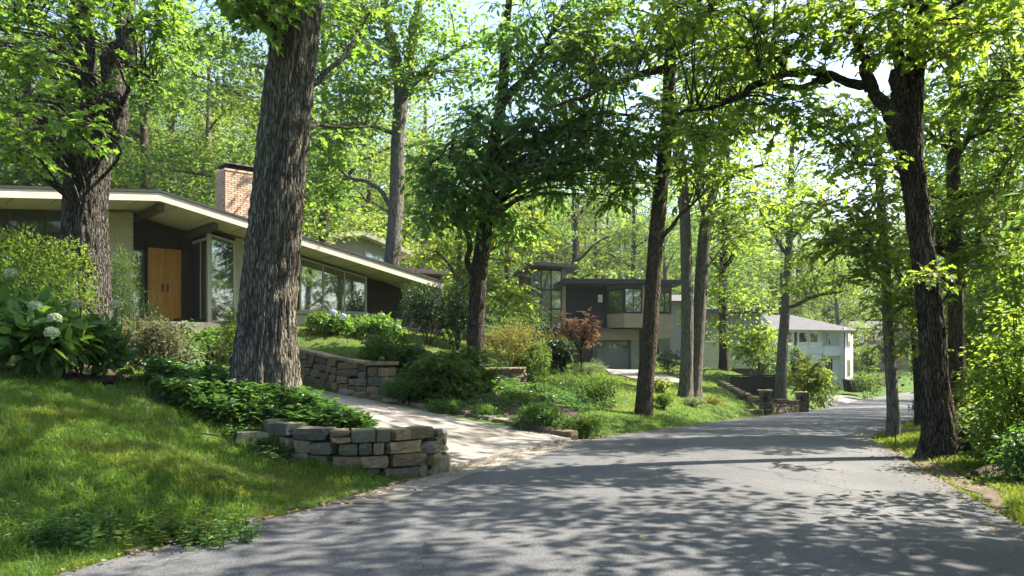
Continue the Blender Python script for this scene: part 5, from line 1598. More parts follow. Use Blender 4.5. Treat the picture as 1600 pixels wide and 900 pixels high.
small_tree('crape_tree', 'small pinkish leaved tree on the lawn past the white house', 1383, 560, 84, 44, 34, 'lf_brown', .25, 208, 24, n_per=30, crown0=.3)

# ---------------- the woods behind: six kinds, copied
def forest_kind(k, h, seed, leaf, bark, size, gap=1.0, dens=42, rh=.95):
    rs = np.random.RandomState(seed)
    r0 = .20 + .008 * h
    lean = rs.normal(0, .35, 2)
    top = np.array([lean[0] * 2, lean[1] * 2, h * .9])
    bend = np.array([rs.normal(0, .25), rs.normal(0, .25), 0])
    T = [(0, 0, -.4, r0), (0, 0, h * .1, r0 * .88), (*(top * .35 + bend), r0 * .75), (*(top * .65 + bend * .7), r0 * .5), (*top, .04)]
    Tp = spline(np.array(T), 6)
    limbs, bl = [], []
    nl = 11
    for i in range(nl):
        f = .22 + .70 * i / nl
        p = Tp[min(int(f * len(Tp)), len(Tp) - 1)]
        a = i * 2.4 + rs.uniform(-.5, .5)
        ln = h * (.27 - .13 * abs(f - .45)) * rs.uniform(.7, 1.1)
        e = p[:3] + np.array([math.cos(a) * ln, math.sin(a) * ln, ln * rs.uniform(.15, .6)])
        mid = p[:3] + (e - p[:3]) * .5 + np.array([0, 0, ln * .12])
        limbs.append([(*p[:3], p[3] * .5), (*mid, p[3] * .3), (*e, .02)])
        bl.append((e, (ln * .52, ln * .52, ln * .36), int(15 * gap)))
        bl.append((mid + np.array([0, 0, .4]), (ln * .4, ln * .4, ln * .3), int(7 * gap)))
    bl.append((top, (h * .13, h * .13, h * .10), 16))
    t = tree('woodland_tree', None, T, limbs, bl, leaf, bark, size, 'diamond', dens, rh, .35, seed, None, 12, .008, .3, 'tree', .5, 6)
    # the limbs of a far tree are one mesh with its trunk
    return t


def merge_limbs(t):
    tr = [o for o in t.children if o.name.startswith('trunk')][0]
    bm = bmesh.new(); bm.from_mesh(tr.data)
    for o in list(t.children):
        if o.name.startswith('limb'):
            bm.from_mesh(o.data); bpy.data.objects.remove(o)
    bm.to_mesh(tr.data); bm.free()
    tr.data.polygons.foreach_set('use_smooth', [True] * len(tr.data.polygons))


KINDS = [forest_kind(i, hh, 300 + i, lf, bk, sz, *gp) for i, (hh, lf, bk, sz, gp) in enumerate([
    (17, 'lf_far', 'bark_brown', .22, ()), (21, 'lf_far', 'bark_grey', .24, ()), (24, 'lf_far2', 'bark_dark', .26, ()), (14, 'lf_far2', 'bark_grey', .20, ()), (19, 'lf_far', 'bark_dark', .23, ()), (22, 'lf_far2', 'bark_brown', .25, ()),
    (17, 'lf_far', 'bark_brown', .25, (.40, 95, 1.05)), (20, 'lf_maple', 'bark_grey', .25, (.36, 95, 1.1))])]  # these two have open crowns shaped to throw larger sun patches
for t in KINDS: merge_limbs(t)
_used = [False] * len(KINDS)


def plant(x, y, kind, scale, rz, label, group, sink=.2):
    t = KINDS[kind]
    if _used[kind]:
        c = t.copy(); COL.objects.link(c)
        for ch_ in t.children:
            q = ch_.copy(); q.parent = c; COL.objects.link(q)
        t = c
    _used[kind] = True
    t.location = (x, y, h1(x, y) - sink); t.rotation_euler = (0, 0, rz)
    t.scale = (scale * .95, scale * .95, scale)
    t['label'] = label; t['group'] = group; t['category'] = 'tree'
    return t


ZONES = [(95, 'above the far left roof'), (200, 'behind the forked oak'), (330, 'above the low house ridge'), (400, 'behind the brick chimney'), (500, 'behind the massive oak trunk'),
         (600, 'between the massive oak and the grey maple'), (680, 'behind the grey maple'), (800, 'behind the leaning maple'), (900, 'above the glazed tower'), (1000, 'above the dark house roof'),
         (1060, 'behind the brown roadside trunk'), (1120, 'behind the twin trunks'), (1210, 'above the grey house'), (1340, 'above the white house'), (1440, 'above the brown house at the bend'),
         (1520, 'behind the big dark right tree'), (1e9, 'at the right edge')]
LOOK = ['broad brown trunked', 'tall grey trunked', 'very tall pale', 'short pale', 'dark trunked', 'tall pale', 'open crowned brown', 'open crowned grey']


def where(px): return next(t for v, t in ZONES if px < v)


def row_of(d): return 'nearest row' if d < 52 else 'second row' if d < 68 else 'third row' if d < 90 else 'farthest row'


def grp(px): return 'woods behind the low house' if px < 680 else 'woods behind the dark house' if px < 1060 else 'woods beyond the white house' if px < 1440 else 'woods right of the road'


def lab(k, x, y):
    if y < 4 or abs(x / max(y, .1) * F) > 900: return 'woodland tree right of the road, beyond the edge of the view' if x > 0 else 'woodland tree left of the low house, beyond the edge of the view', 'trees beside the view'
    px = CX + x / y * F
    return LOOK[k] + ' tree ' + where(px) + ', ' + row_of(y), grp(px)


rw = random.Random(42)
spots = []
for d, step in ((44, 75), (58, 66), (74, 56), (95, 44), (122, 36), (150, 26), (180, 24)):
    px = -140 + rw.uniform(0, 40)
    while px < 1760:
        spots.append((px + rw.uniform(-18, 18), d * rw.uniform(.9, 1.12)))
        px += step * rw.uniform(.8, 1.25)
HOUSE_ZONES = [(-10, 28, 9), (0, 42, 4.5), (7, 56, 8), (14, 65, 7), (26, 75, 8.5), (44, 100, 7), (10.5, 47, 5), (8, 50, 6), (22, 62, 6), (12, 41, 5), (-5, 44, 5)]
for px, d in spots:
    x, y = (px - CX) / F * d, d
    if any(math.hypot(x - a, y - b) < r for a, b, r in HOUSE_ZONES): continue
    dc = np.hypot(ROAD_C[:, 0] - x, ROAD_C[:, 1] - y).min()
    if dc < 7: continue
    # keep open lawns and view lines to the houses
    if 930 < px < 1440 and d < (60 if px < 1080 else 82): continue
    if 820 < px <= 930 and d < 62: continue
    k = rw.randrange(6)
    plant(x, y, k, rw.uniform(.8, 1.15), rw.uniform(0, 6.28), *lab(k, x, y))
# the woods right of the road; the near unseen trees are added to shade it
for (x, y, k, s) in [(9.6, 6.2, 6, .80), (13.2, 7.2, 7, .88), (8.4, 3.4, 7, .75), (15, 19.5, 6, .85), (18, 26, 1, .85), (14.8, 24.8, 3, .75), (22, 21, 5, .8), (17, 9.5, 6, .9), (20, 31, 0, .9), (26, 36, 2, .8), (26, 28, 4, .9), (23, 14, 4, .9), (34, 46, 1, .9), (31, 38, 0, 1), (44, 60, 2, 1),
                     (40, 50, 4, 1), (10.5, 2.6, 7, .75), (15.5, 4, 6, .9), (8.2, -3.0, 6, .8), (48, 66, 3, .9), (13.5, -5, 7, .8)]:
    plant(x, y, k, s, rw.uniform(0, 6.28), *lab(k, x, y))
# ---------------------------------------------------------------- shrubs, flowers, ground cover, grass, litter
def shrub_geo(w, dp, h, n, size, tpl, rs, stems=5, shell=.75, nl=9, up=.5, base=.0, stem_r=.02, lump=.42):
    """leaves over a union of lumps; returns Geo with leaves (slot 0) ; stems come apart"""
    L = []
    for k in range(nl):
        a = rs.uniform(0, 2 * np.pi); r = rs.uniform(.1, .62) ** .8
        L.append((math.cos(a) * r * w / 2, math.sin(a) * r * dp / 2, base + (h - base) * rs.uniform(.32, .66) * (1.0 - .25 * r), lump * rs.uniform(.7, 1.15)))
    L.append((0, 0, base + (h - base) * .55, lump * 1.1))
    L = np.array(L)
    k = rs.randint(0, len(L), n)
    d = unit(rs.normal(size=(n, 3)) + np.array([0, 0, .35]))
    rr = np.where(rs.rand(n) < shell, rs.uniform(.82, 1.08, n), rs.uniform(.3, .9, n))
    rad = np.stack([L[k, 3] * w / 2, L[k, 3] * dp / 2, L[k, 3] * h * .62], 1)
    pos = L[k, :3] + d * rad * rr[:, None]
    # nothing inside another lump's heart
    keep = pos[:, 2] > .02
    pos, d = pos[keep], d[keep]; m = len(pos)
    dr = d + rs.normal(0, .6, (m, 3)) + np.array([0, 0, -.15])
    nr = d * .7 + rs.normal(0, .35, (m, 3)) + np.array([0, 0, up])
    V, fs = leaves_np(pos, dr, nr, size * rs.uniform(.65, 1.3, m), tpl)
    g = Geo(); g.add(V, fs, 0)
    return g, L


def shrub(name, label, px, py, d, wpx, hpx, leaf, size, n, seed, tpl='oval', dp=.85, cat='shrub', group=None, stems=5, nl=9, up=.5, sink=.0, lump=.42):
    b = W(px, py, d); b[2] = h1(b[0], b[1]) - sink
    m = d / F
    hh = max(.18, EYE - (py - hpx - CY) * m - b[2])
    rs = np.random.RandomState(seed)
    root = empty(name, b, 0, label, cat, group)
    g, L = shrub_geo(wpx * m, wpx * m * dp, hh, n, size, tpl, rs, nl=nl, up=up, lump=lump)
    f = link('foliage', g.mesh('foliage', [M[leaf]]), root); f['kind'] = 'stuff'
    mb = MB()
    for k in range(stems):
        e = L[k % len(L)]
        mb.tube([(e[0] * .12, e[1] * .12, -.08), (e[0] * .5, e[1] * .5, e[2] * .5), (e[0], e[1], e[2])], [.022, .016, .006], 6)
    mb.build('stem', M['stem'], root)
    return root, L


SH = [
 # name, label, px, py(base), d, wpx, hpx, leaf, size, n, template
 ('shrub', 'large sunlit shrub against the low house at far left', 40, 462, 14.5, 190, 132, 'lf_bright', .075, 7200, 'oval'),  # sunlit top of the bush put into a brighter leaf colour
 ('shrub', 'dark shadowed shrub filling below the large sunlit one at far left', 60, 470, 13.6, 200, 95, 'lf_shrub', .075, 3200, 'oval'),  # shaded lower part of that bush put into darker leaves
 ('evergreen_shrub', 'upright dark green evergreen between the forked oak and the door', 188, 470, 20.5, 70, 128, 'lf_shrub', .07, 3000, 'narrow'),
 ('evergreen_shrub', 'low dark spreading yew before the wood door', 195, 478, 19.5, 110, 56, 'lf_yew', .06, 3000, 'narrow'),
 ('shrub', 'loose pinkish brown tipped shrub above the mulch left of the big trunk', 240, 556, 17.2, 112, 72, 'lf_brown', .075, 2600, 'oval'),
 ('shrub', 'small bright shrub peeking out left of the big trunk', 362, 545, 19, 46, 86, 'lf_bright', .075, 900, 'oval'),
 ('shrub', 'low reddish leaved shrub beside the small bright one left of the trunk', 348, 530, 20, 36, 30, 'lf_bronze', .06, 500, 'oval'),
 ('evergreen_shrub', 'dark green shrub below the low house living room window', 500, 540, 24.5, 80, 52, 'lf_shrub', .085, 1700, 'oval'),
 ('evergreen_shrub', 'rounded green shrub under the brick window apron at its right end', 566, 546, 24.6, 60, 56, 'lf_hyd', .10, 1100, 'oval'),
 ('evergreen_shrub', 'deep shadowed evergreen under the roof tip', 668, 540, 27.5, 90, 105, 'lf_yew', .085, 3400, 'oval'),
 ('evergreen_shrub', 'tall dark evergreen behind the leaning maple foot', 715, 530, 28, 80, 90, 'lf_yew', .09, 2400, 'oval'),
 ('rhododendron', 'dark rhododendron with broad leaves above the stone pillar', 606, 592, 20.6, 92, 76, 'lf_shrub', .13, 1600, 'narrow'),
 ('leafy_plant', 'leafy dark green plant at the foot of the stone pillar', 628, 634, 18.7, 72, 42, 'lf_fern', .13, 620, 'narrow'),
 ('shrub', 'broad yellow and bronze tipped shrub in the middle of the slope', 800, 585, 25.5, 100, 92, 'lf_bronze', .07, 3600, 'oval'),
 ('shrub', 'vase shaped green shrub just in front of the bronze tipped one', 838, 602, 25, 66, 74, 'lf_shrub', .075, 2200, 'oval'),
 ('shrub', 'orange tinted shrub left of the small red maple', 868, 556, 29, 56, 44, 'lf_bronze', .07, 1200, 'oval'),
 ('shrub', 'dark green shrub mass below the glazed tower', 815, 540, 38, 110, 80, 'lf_shrub', .09, 1200, 'oval'),
 ('perennial', 'pale grey green perennials spreading below the red maple', 915, 594, 30, 76, 26, 'lf_pale', .08, 1400, 'narrow'),
 ('perennial', 'pale grass like perennials beside the dark house garage drive', 930, 582, 36, 34, 24, 'lf_pale', .09, 700, 'narrow'),
 ('hedge_shrub', 'low clipped dark hedge on the slope, upper of two', 890, 612, 25, 120, 30, 'lf_shrub', .055, 2600, 'oval'),
 ('hedge_shrub', 'low clipped dark hedge on the slope, lower of two', 938, 634, 22.5, 80, 50, 'lf_shrub', .055, 2600, 'oval'),
 ('hedge_shrub', 'low rounded hedge bush above the lower slope hedge', 845, 630, 22.5, 70, 30, 'lf_fern', .065, 1200, 'oval'),
 ('juniper', 'feathery juniper at the road edge beside the driveway, taller one', 845, 690, 16.4, 88, 58, 'lf_fern', .085, 2400, 'narrow'),
 ('juniper', 'low dark juniper at the road edge right of the taller one', 912, 692, 16.2, 66, 46, 'lf_shrub', .07, 2200, 'narrow'),
 ('leafy_plant', 'bright low plant on the slope above the road edge junipers', 815, 652, 19.5, 70, 36, 'lf_bright', .085, 900, 'oval'),
 ('leafy_plant', 'small dark plant in the mulch below the dark rhododendrons', 700, 650, 17.6, 60, 26, 'lf_fern', .085, 560, 'narrow'),
 ('leafy_plant', 'small green plant in the mulch near the driveway edging', 756, 655, 17.4, 52, 24, 'lf_hyd', .085, 460, 'narrow'),
 ('boxwood', 'small rounded boxwood between the brown trunk and the twin trunks', 1036, 652, 23.8, 38, 36, 'lf_shrub', .05, 1500, 'oval'),
 ('boxwood', 'rounded pale green shrub in front of the twin trunks', 1080, 650, 27, 42, 28, 'lf_pale', .06, 1300, 'oval'),
 ('shrub', 'dark reddish brown shrub at the left end of the low mossy wall', 1112, 648, 30.5, 40, 26, 'lf_bronze', .06, 700, 'oval'),
 ('shrub', 'dark shrub beneath the dark house bay', 1048, 580, 46, 46, 34, 'lf_yew', .12, 900, 'oval'),
 ('shrub', 'rounded dark green shrub in front of the white house entry', 1352, 612, 63, 46, 36, 'lf_shrub', .16, 1100, 'oval'),
 ('shrub', 'dark low shrubs left of the bin by the white house', 1296, 618, 60, 56, 26, 'lf_yew', .16, 900, 'oval'),
 ('shrub', 'green shrub behind the second roadside pillar', 1290, 628, 48, 44, 30, 'lf_shrub', .14, 700, 'oval'),
 ('shrub', 'bright green shrub against the white house porch', 1218, 600, 58, 46, 52, 'lf_shrub', .16, 1100, 'oval'),
 ('shrub', 'brown tipped shrub at the far bend of the road', 1385, 600, 80, 36, 18, 'lf_brown', .18, 500, 'oval'),
 ('shrub', 'purple brown shrub beyond the white house on the far lawn', 1368, 604, 72, 30, 22, 'lf_brown', .18, 500, 'oval'),
]
for i, (nm, lb, px, py, d, w, hh, lf, sz, n, tp) in enumerate(SH):
    tall = hh > w * 1.3
    shrub(nm, lb, px, py, d, w * 1.12, hh * 1.12, lf, sz, int(n * 1.15), 500 + i, tp, cat='hedge' if 'hedge' in nm else 'plant' if nm in ('perennial', 'leafy_plant') else 'shrub', nl=14 if tall or w > 95 else 9, up=.55, lump=.34 if tall else .42)

# layered drooping shrubs: the big dark mass above the driveway
def layered(name, label, px, py, d, wpx, hpx, leaf, size, nc, n_per, seed, rh, tpl='narrow', dp=.8):
    b = W(px, py, d); b[2] = h1(b[0], b[1])
    m = d / F; w = wpx * m; h = max(.15, EYE - (py - hpx - CY) * m - b[2])
    rs = np.random.RandomState(seed)
    root = empty(name, b, 0, label, 'shrub')
    dd = unit(rs.normal(size=(nc, 3)) + np.array([0, -.25, .5])); dd[:, 2] = np.abs(dd[:, 2])
    cs = dd * np.array([w / 2, w / 2 * dp, h * .92]) * rs.uniform(.55, .95, nc)[:, None]
    p, dr, nr, s = sprays(cs, n_per, rh, rh * .22, size, rs, .55, .7)
    k = p[:, 2] > .02
    V, fs = leaves_np(p[k], dr[k], nr[k], s[k], tpl)
    g = Geo(); g.add(V, fs, 0)
    f = link('foliage', g.mesh('foliage', [M[leaf]]), root); f['kind'] = 'stuff'
    mb = MB()
    for c in cs[::4]: mb.tube([(c[0] * .1, c[1] * .1, -.05), (c[0] * .4, c[1] * .4, c[2] * .55), tuple(c)], [.02, .014, .005], 5)
    mb.build('stem', M['stem'], root)


for i, a in enumerate([
    ('tall leafy beech like shrub at the right edge behind the log', 1592, 720, 11.9, 160, 300, 'lf_maple', .085, 150, 38, .30),
    ('pale dry leaved shrub in the right undergrowth', 1548, 716, 13.0, 120, 110, 'lf_pale', .085, 70, 34, .26),
    ('bright green shrub at the right edge above the fallen log', 1612, 748, 10.4, 90, 110, 'lf_fern', .075, 60, 36, .24),
    ('yellow green shrub between the right trunks and the undergrowth', 1535, 690, 15.5, 90, 170, 'lf_yellow', .085, 80, 36, .3),
    ('tall green thicket shrub behind the right trunks', 1555, 660, 19, 150, 330, 'lf_maple', .14, 110, 34, .5),
    ('sunlit thicket shrub arching high at the right edge', 1612, 690, 15.5, 150, 400, 'lf_maple', .10, 150, 38, .38),
    ('green shrub screening the far road between the right trunks', 1466, 640, 24, 56, 120, 'lf_maple', .14, 40, 34, .4)]):
    layered('woodland_shrub', *a[:9], a[9], 720 + i, a[10], 'oval')
layered('rhododendron', 'large dark layered shrub drooping over the bed beside the driveway', 688, 628, 19.2, 130, 100, 'lf_shrub', .135, 150, 22, 701, .24, 'oval')
layered('rhododendron', 'second dark layered shrub behind, right of the large drooping one', 735, 612, 20.5, 84, 84, 'lf_shrub', .13, 100, 22, 702, .24, 'oval')
layered('rhododendron', 'broad dark shrub between the stone pillar and the large drooping one', 640, 600, 21.3, 90, 76, 'lf_fern', .135, 100, 22, 703, .25, 'oval')
layered('azalea', 'thin small tree like azalea with reddish leaves behind the hydrangeas', 128, 520, 12.6, 90, 118, 'lf_bronze', .055, 26, 20, 704, .22, 'oval')
layered('hosta', 'row of pale hosta leaves along the bed under the wood door', 215, 497, 21.5, 110, 22, 'lf_hyd', .16, 60, 16, 705, .25, 'oval', .3)
layered('hosta', 'clump of hosta leaves before the glass entrance corner', 292, 500, 21.8, 50, 26, 'lf_pale', .16, 26, 16, 706, .25, 'oval', .5)

# hydrangeas with round flower heads
def petal_ball(n, r, size, seed):
    rs = np.random.RandomState(seed)
    d = unit(rs.normal(size=(n, 3))); d[:, 2] = np.where(d[:, 2] < -.5, -d[:, 2], d[:, 2])
    t = unit(np.cross(d, rs.normal(size=(n, 3))))
    V, fs = leaves_np(d * np.array([r, r, r * .82]) * rs.uniform(.86, 1.05, n)[:, None] - t * size * .5, t, d + rs.normal(0, .3, (n, 3)), np.full(n, size) * rs.uniform(.7, 1.2, n), 'diamond')
    g = Geo(); g.add(V, fs, 0); return g


white_head = petal_ball(240, .125, .052, 3).mesh('flower_head', [M['petal']])
blue_head = petal_ball(160, .125, .06, 4).mesh('flower_head', [M['petal_blue']])


def hydrangea(label, px, py, d, wpx, hpx, n, seed, heads, leafsize=.2, leaf='lf_hyd', head=None, hs=.72):
    root, L = shrub('hydrangea', label, px, py, d, wpx, hpx, leaf, leafsize, n, seed, 'oval', 1.0, 'hydrangea', None, 6, 11, .9)
    b = np.array(root.location)
    for (hx, hy, hd) in heads:
        p = W(hx, hy, hd) - b
        o = link('flower_head', head or white_head, root, p, (0, 0, hx), (hs, hs, hs))
        MB().tube([(p[0] * .6, p[1] * .6, p[2] * .45), tuple(p * np.array([.9, .9, .8])), (p[0], p[1], p[2] - .04)], [.008, .007, .006], 5).build('stem', M['lf_hyd'], root)


hydrangea('big leaved white hydrangea at the left edge of the lawn', 40, 592, 11.3, 200, 140, 820, 801,
          [(17, 428, 11.2), (72, 462, 11.4), (55, 479, 10.6), (85, 498, 10.4), (81, 520, 10.2),], .27)
hydrangea('sunlit white hydrangea beside the big leaved one above the lawn', 135, 590, 11.9, 130, 112, 760, 802,
          [(121, 476, 11.6), (182, 477, 12.2)], .17, 'lf_fern')
hydrangea('hydrangea with a blue flower head under the living room window', 520, 545, 24.2, 74, 58, 460, 803, [(521, 489, 23.6), (536, 495, 23.8)], .17, head=blue_head, hs=.95)
hydrangea('hydrangea with a pale flower head at the right end of the low house', 598, 548, 24.6, 62, 62, 420, 804, [(597, 493, 24.0), (622, 512, 23.6)], .17)
hydrangea('dark hydrangea with faded flower heads on top of the capped stone wall', 590, 568, 21.4, 60, 48, 420, 805, [(570, 535, 21), (612, 540, 20.8), (596, 562, 20.4)], .16, 'lf_shrub', hs=.8)

layered('hosta', 'line of mid green hostas edging the lawn under the glass entrance', 330, 512, 22.6, 70, 22, 'lf_hyd', .14, 36, 16, 708, .22, 'oval', .4)

# a tall leafy stem in the ground cover, weeds in the lawn
def leafy_stem(name, label, px, py, d, h, nleaf, size, leaf, seed, nst=1, spread=.0, cat='plant', tpl='narrow'):
    b = W(px, py, d); b[2] = h1(b[0], b[1])
    rs = np.random.RandomState(seed)
    root = empty(name, b, 0, label, cat)
    g = Geo(); P = []; D = []; N = []; Sz = []
    mb = MB()
    for s in range(nst):
        ox, oy = rs.normal(0, spread, 2); hh = h * rs.uniform(.6, 1.0); lx, ly = rs.normal(0, .12 * h, 2)
        mb.tube([(ox, oy, -.03), (ox + lx * .4, oy + ly * .4, hh * .5), (ox + lx, oy + ly, hh)], [.007, .005, .003], 5)
        for k in range(nleaf):
            f = .15 + .85 * k / (nleaf - 1); a = k * 2.4 + s
            P.append((ox + lx * f, oy + ly * f, hh * f)); D.append((math.cos(a), math.sin(a), .25 - .2 * (1 - f))); N.append((rs.normal(0, .2), rs.normal(0, .2), 1)); Sz.append(size * rs.uniform(.7, 1.2) * (1.15 - .5 * f))
    V, fs = leaves_np(np.array(P), np.array(D), np.array(N), np.array(Sz), tpl)
    g.add(V, fs, 0)
    f = link('foliage', g.mesh('foliage', [M[leaf]]), root); f['kind'] = 'stuff'
    mb.build('stem', M[leaf], root)['kind'] = 'stuff'


leafy_stem('tall_weed', 'single tall leafy stem standing in the ground cover before the big trunk', 380, 640, 11.7, .52, 22, .13, 'lf_fern', 901, 2, .04)
leafy_stem('weed_clump', 'bright yellow green weed clump in the lawn near the road at lower left', 285, 835, 7.2, .26, 14, .10, 'lf_bright', 902, 70, .2)
leafy_stem('weed_clump', 'leafy weed clump in the lawn right of the bright one', 335, 830, 7.0, .22, 14, .09, 'lf_fern', 903, 56, .16)
leafy_stem('weed_clump', 'small weed clump at the lower left corner of the lawn', 110, 840, 6.8, .24, 14, .10, 'lf_fern', 904, 56, .22)
leafy_stem('weed_clump', 'wispy green weed left of the big trunk beside the drive', 335, 600, 15.5, .4, 10, .1, 'lf_bright', 905, 5, .08)
leafy_stem('weed_clump', 'yellow green tuft at the right end of the mulch by the hydrangeas', 205, 585, 12.2, .3, 9, .12, 'lf_bright', 906, 16, .18)
leafy_stem('weed_clump', 'small green tuft at the top of the front stone wall', 425, 690, 10.9, .18, 8, .09, 'lf_bright', 907, 8, .10)

# ground cover round the big trunk
def cover(name, label, poly, n, h0, h1_, size, leaf, seed, per=7, tpl='oval'):
    rs = np.random.RandomState(seed)
    p = np.asarray(poly)
    X = rs.uniform(p[:, 0].min(), p[:, 0].max(), n * 4); Y = rs.uniform(p[:, 1].min(), p[:, 1].max(), n * 4)
    k = inpoly(X, Y, p); X, Y = X[k][:n], Y[k][:n]
    Z = H(X, Y); m = len(X)
    hh = rs.uniform(h0, h1_, m) * (.6 + .8 * vnoise(X * 2.2, Y * 2.2, None, seed))
    a = rs.uniform(0, 6.28, (m, 1)) + np.arange(per)[None] * 6.283 / per
    lv = rs.uniform(.55, 1.0, (m, per))
    pos = np.stack([np.repeat(X[:, None], per, 1), np.repeat(Y[:, None], per, 1), Z[:, None] + hh[:, None] * lv], -1).reshape(-1, 3)
    dr = np.stack([np.cos(a), np.sin(a), rs.normal(.05, .25, a.shape)], -1).reshape(-1, 3)
    nr = np.stack([rs.normal(0, .3, a.size), rs.normal(0, .3, a.size), np.ones(a.size)], -1)
    V, fs = leaves_np(pos, dr, nr, size * rs.uniform(.6, 1.25, a.size), tpl)
    g = Geo(); g.add(V, fs, 0)
    tag(link(name, g.mesh(name, [M[leaf]])), label, 'ground cover', None, 'stuff')


COVER = [(-5.9, 13.0), (-5.0, 11.4), (-4.3, 11.1), (-3.75, 11.15), (-3.4, 11.35), (-3.1, 11.2), (-2.6, 11.05), (-2.1, 11.2), (-1.95, 11.8), (-2.35, 12.6), (-3.0, 13.2), (-3.3, 12.7), (-3.5, 12.15), (-4.0, 11.95), (-4.45, 12.2), (-4.6, 13.2), (-5.2, 13.6)]
cover('ground_cover', 'dense leafy ground cover spreading round the foot of the big trunk', COVER, 2300, .10, .34, .12, 'lf_fern', 31)
cover('ground_cover', 'low ivy like ground cover below the driveway edging stones', [(-3.2, 19.2), (-1.0, 17.6), (.9, 16.2), (1.5, 18), (.2, 20), (-1.6, 21)], 700, .03, .15, .085, 'lf_fern', 32)
cover('ground_cover', 'sunlit ground cover on the slope under the bronze tipped shrub', [(-.3, 20.5), (1.6, 19.6), (3.0, 22.5), (3.2, 26), (1.8, 29), (.2, 27), (-.6, 23.5)], 1500, .05, .22, .10, 'lf_fern', 33)
cover('ground_cover', 'leafy undergrowth on the bank at the right edge', [(7.2, 11.2), (8.2, 10.6), (10, 9.5), (13, 12), (13, 20), (9.6, 17), (8.6, 14)], 3000, .06, .5, .12, 'lf_maple', 34)
cover('ground_cover', 'undergrowth of the woods floor beyond the right verge', [(10.6, 18.5), (13, 20), (22, 26), (30, 36), (27, 38), (18.6, 30), (13.6, 23)], 2600, .1, .7, .2, 'lf_maple', 35)

for i, pl_ in enumerate([[(-6.5, 9.2), (-4.6, 8.2), (-3.6, 9.2), (-4.4, 10.4), (-6, 10.6)], [(-4.3, 6.0), (-3.5, 6.6), (-3.2, 7.4), (-4.2, 8.0), (-5.2, 7.2)], [(-3.4, 8.4), (-2.5, 8.6), (-2.2, 9.3), (-3.0, 10.1), (-3.9, 9.6)]]):
    cover('clover_patch', ['small leaved clover patch in the middle of the left lawn', 'small leaved clover patch near the lower left lawn corner', 'small leaved clover patch beside the road edge of the lawn'][i], pl_, 420, .04, .10, .035, 'lf_fern', 36 + i, 4)

cover('ground_cover', 'small leaved creeper over the soil at the left end of the front wall', [(-4.0, 11.2), (-3.5, 11.15), (-2.95, 10.75), (-3.0, 10.5), (-3.5, 10.7), (-3.9, 10.9)], 260, .03, .12, .06, 'lf_fern', 41, 6)

# woodland understory: three kinds, copied behind the houses
UK = []
for i, (lf, w, hh, n, sz) in enumerate([('lf_far', 5.0, 4.2, 3400, .24), ('lf_far2', 6.0, 3.4, 3400, .24), ('lf_far', 4.0, 5.2, 3400, .24)]):
    rs = np.random.RandomState(950 + i)
    g, L = shrub_geo(w, w, hh, n, sz, 'diamond', rs, nl=14, up=.5, lump=.36)
    r0 = empty('understory_shrub', (0, 0, 0))
    f = link('foliage', g.mesh('foliage', [M[lf]]), r0); f['kind'] = 'stuff'
    mb = MB()
    for e in L[:6]: mb.tube([(0, 0, -.2), (e[0] * .5, e[1] * .5, e[2] * .5), (e[0], e[1], e[2])], [.05, .035, .01], 6)
    mb.build('stem', M['stem'], r0)
    UK.append(r0)
UG = {0: ('leafy understory shrub in the woods behind the low house', 'understory behind the low house'), 1: ('leafy understory shrub in the woods behind the dark house', 'understory behind the dark house'),
      2: ('leafy understory shrub beyond the white house', 'understory beyond the white house'), 3: ('leafy understory shrub in the woods right of the road', 'understory right of the road')}
ru = random.Random(77); used = [False] * 3
us = []
for d, step in ((40, 90), (50, 70), (64, 60), (80, 52), (100, 44), (125, 36)):
    px = -120 + ru.uniform(0, 40)
    while px < 1740:
        us.append((px, d * ru.uniform(.9, 1.1))); px += step * ru.uniform(.7, 1.3)
for k in range(16): us.append((ru.uniform(1500, 1690), ru.uniform(19, 34)))
for px, d in us:
    x, y = (px - CX) / F * d, d
    if any(math.hypot(x - a, y - b) < r + .5 for a, b, r in HOUSE_ZONES): continue
    if np.hypot(ROAD_C[:, 0] - x, ROAD_C[:, 1] - y).min() < 7: continue
    if 560 < px < 1085 and d < 62: continue
    if 1085 <= px < 1440 and d < 92: continue
    if 470 < px <= 560 and d < 46: continue
    z = 0 if px < 680 else 1 if px < 1060 else 2 if px < 1440 else 3
    k = ru.randrange(3); t = UK[k]
    if used[k]:
        c = t.copy(); COL.objects.link(c)
        for ch_ in t.children:
            q = ch_.copy(); q.parent = c; COL.objects.link(q)
        t = c
    used[k] = True
    t.location = (x, y, h1(x, y) - .15); t.rotation_euler = (0, 0, ru.uniform(0, 6.28)); s_ = ru.uniform(.7, 1.25); t.scale = (s_, s_, s_ * ru.uniform(.85, 1.15))
    t['label'] = 'leafy understory shrub ' + where(px) + ', ' + row_of(d); t['group'] = UG[z][1]; t['category'] = 'shrub'

# alike woodland neighbours are told apart by their order
def order_labels():
    by = {}
    for o in COL.objects:
        if o.parent is None and o.name.startswith(('woodland_tree', 'understory_shrub')) and 'beyond the edge' not in o['label']:
            by.setdefault(o['label'], []).append(o)
    for l, os_ in by.items():
        if 1 < len(os_) < 6:
            os_.sort(key=lambda o: o.location.x / max(o.location.y, 1))
            n = len(os_)
            nm = {2: ['left one', 'right one'], 3: ['left one', 'middle one', 'right one'], 4: ['first', 'second', 'third', 'last'], 5: ['first', 'second', 'third', 'fourth', 'last']}[n]
            for o, t in zip(os_, nm): o['label'] = l + ', ' + t + ('' if n < 4 else ' from left')


order_labels()

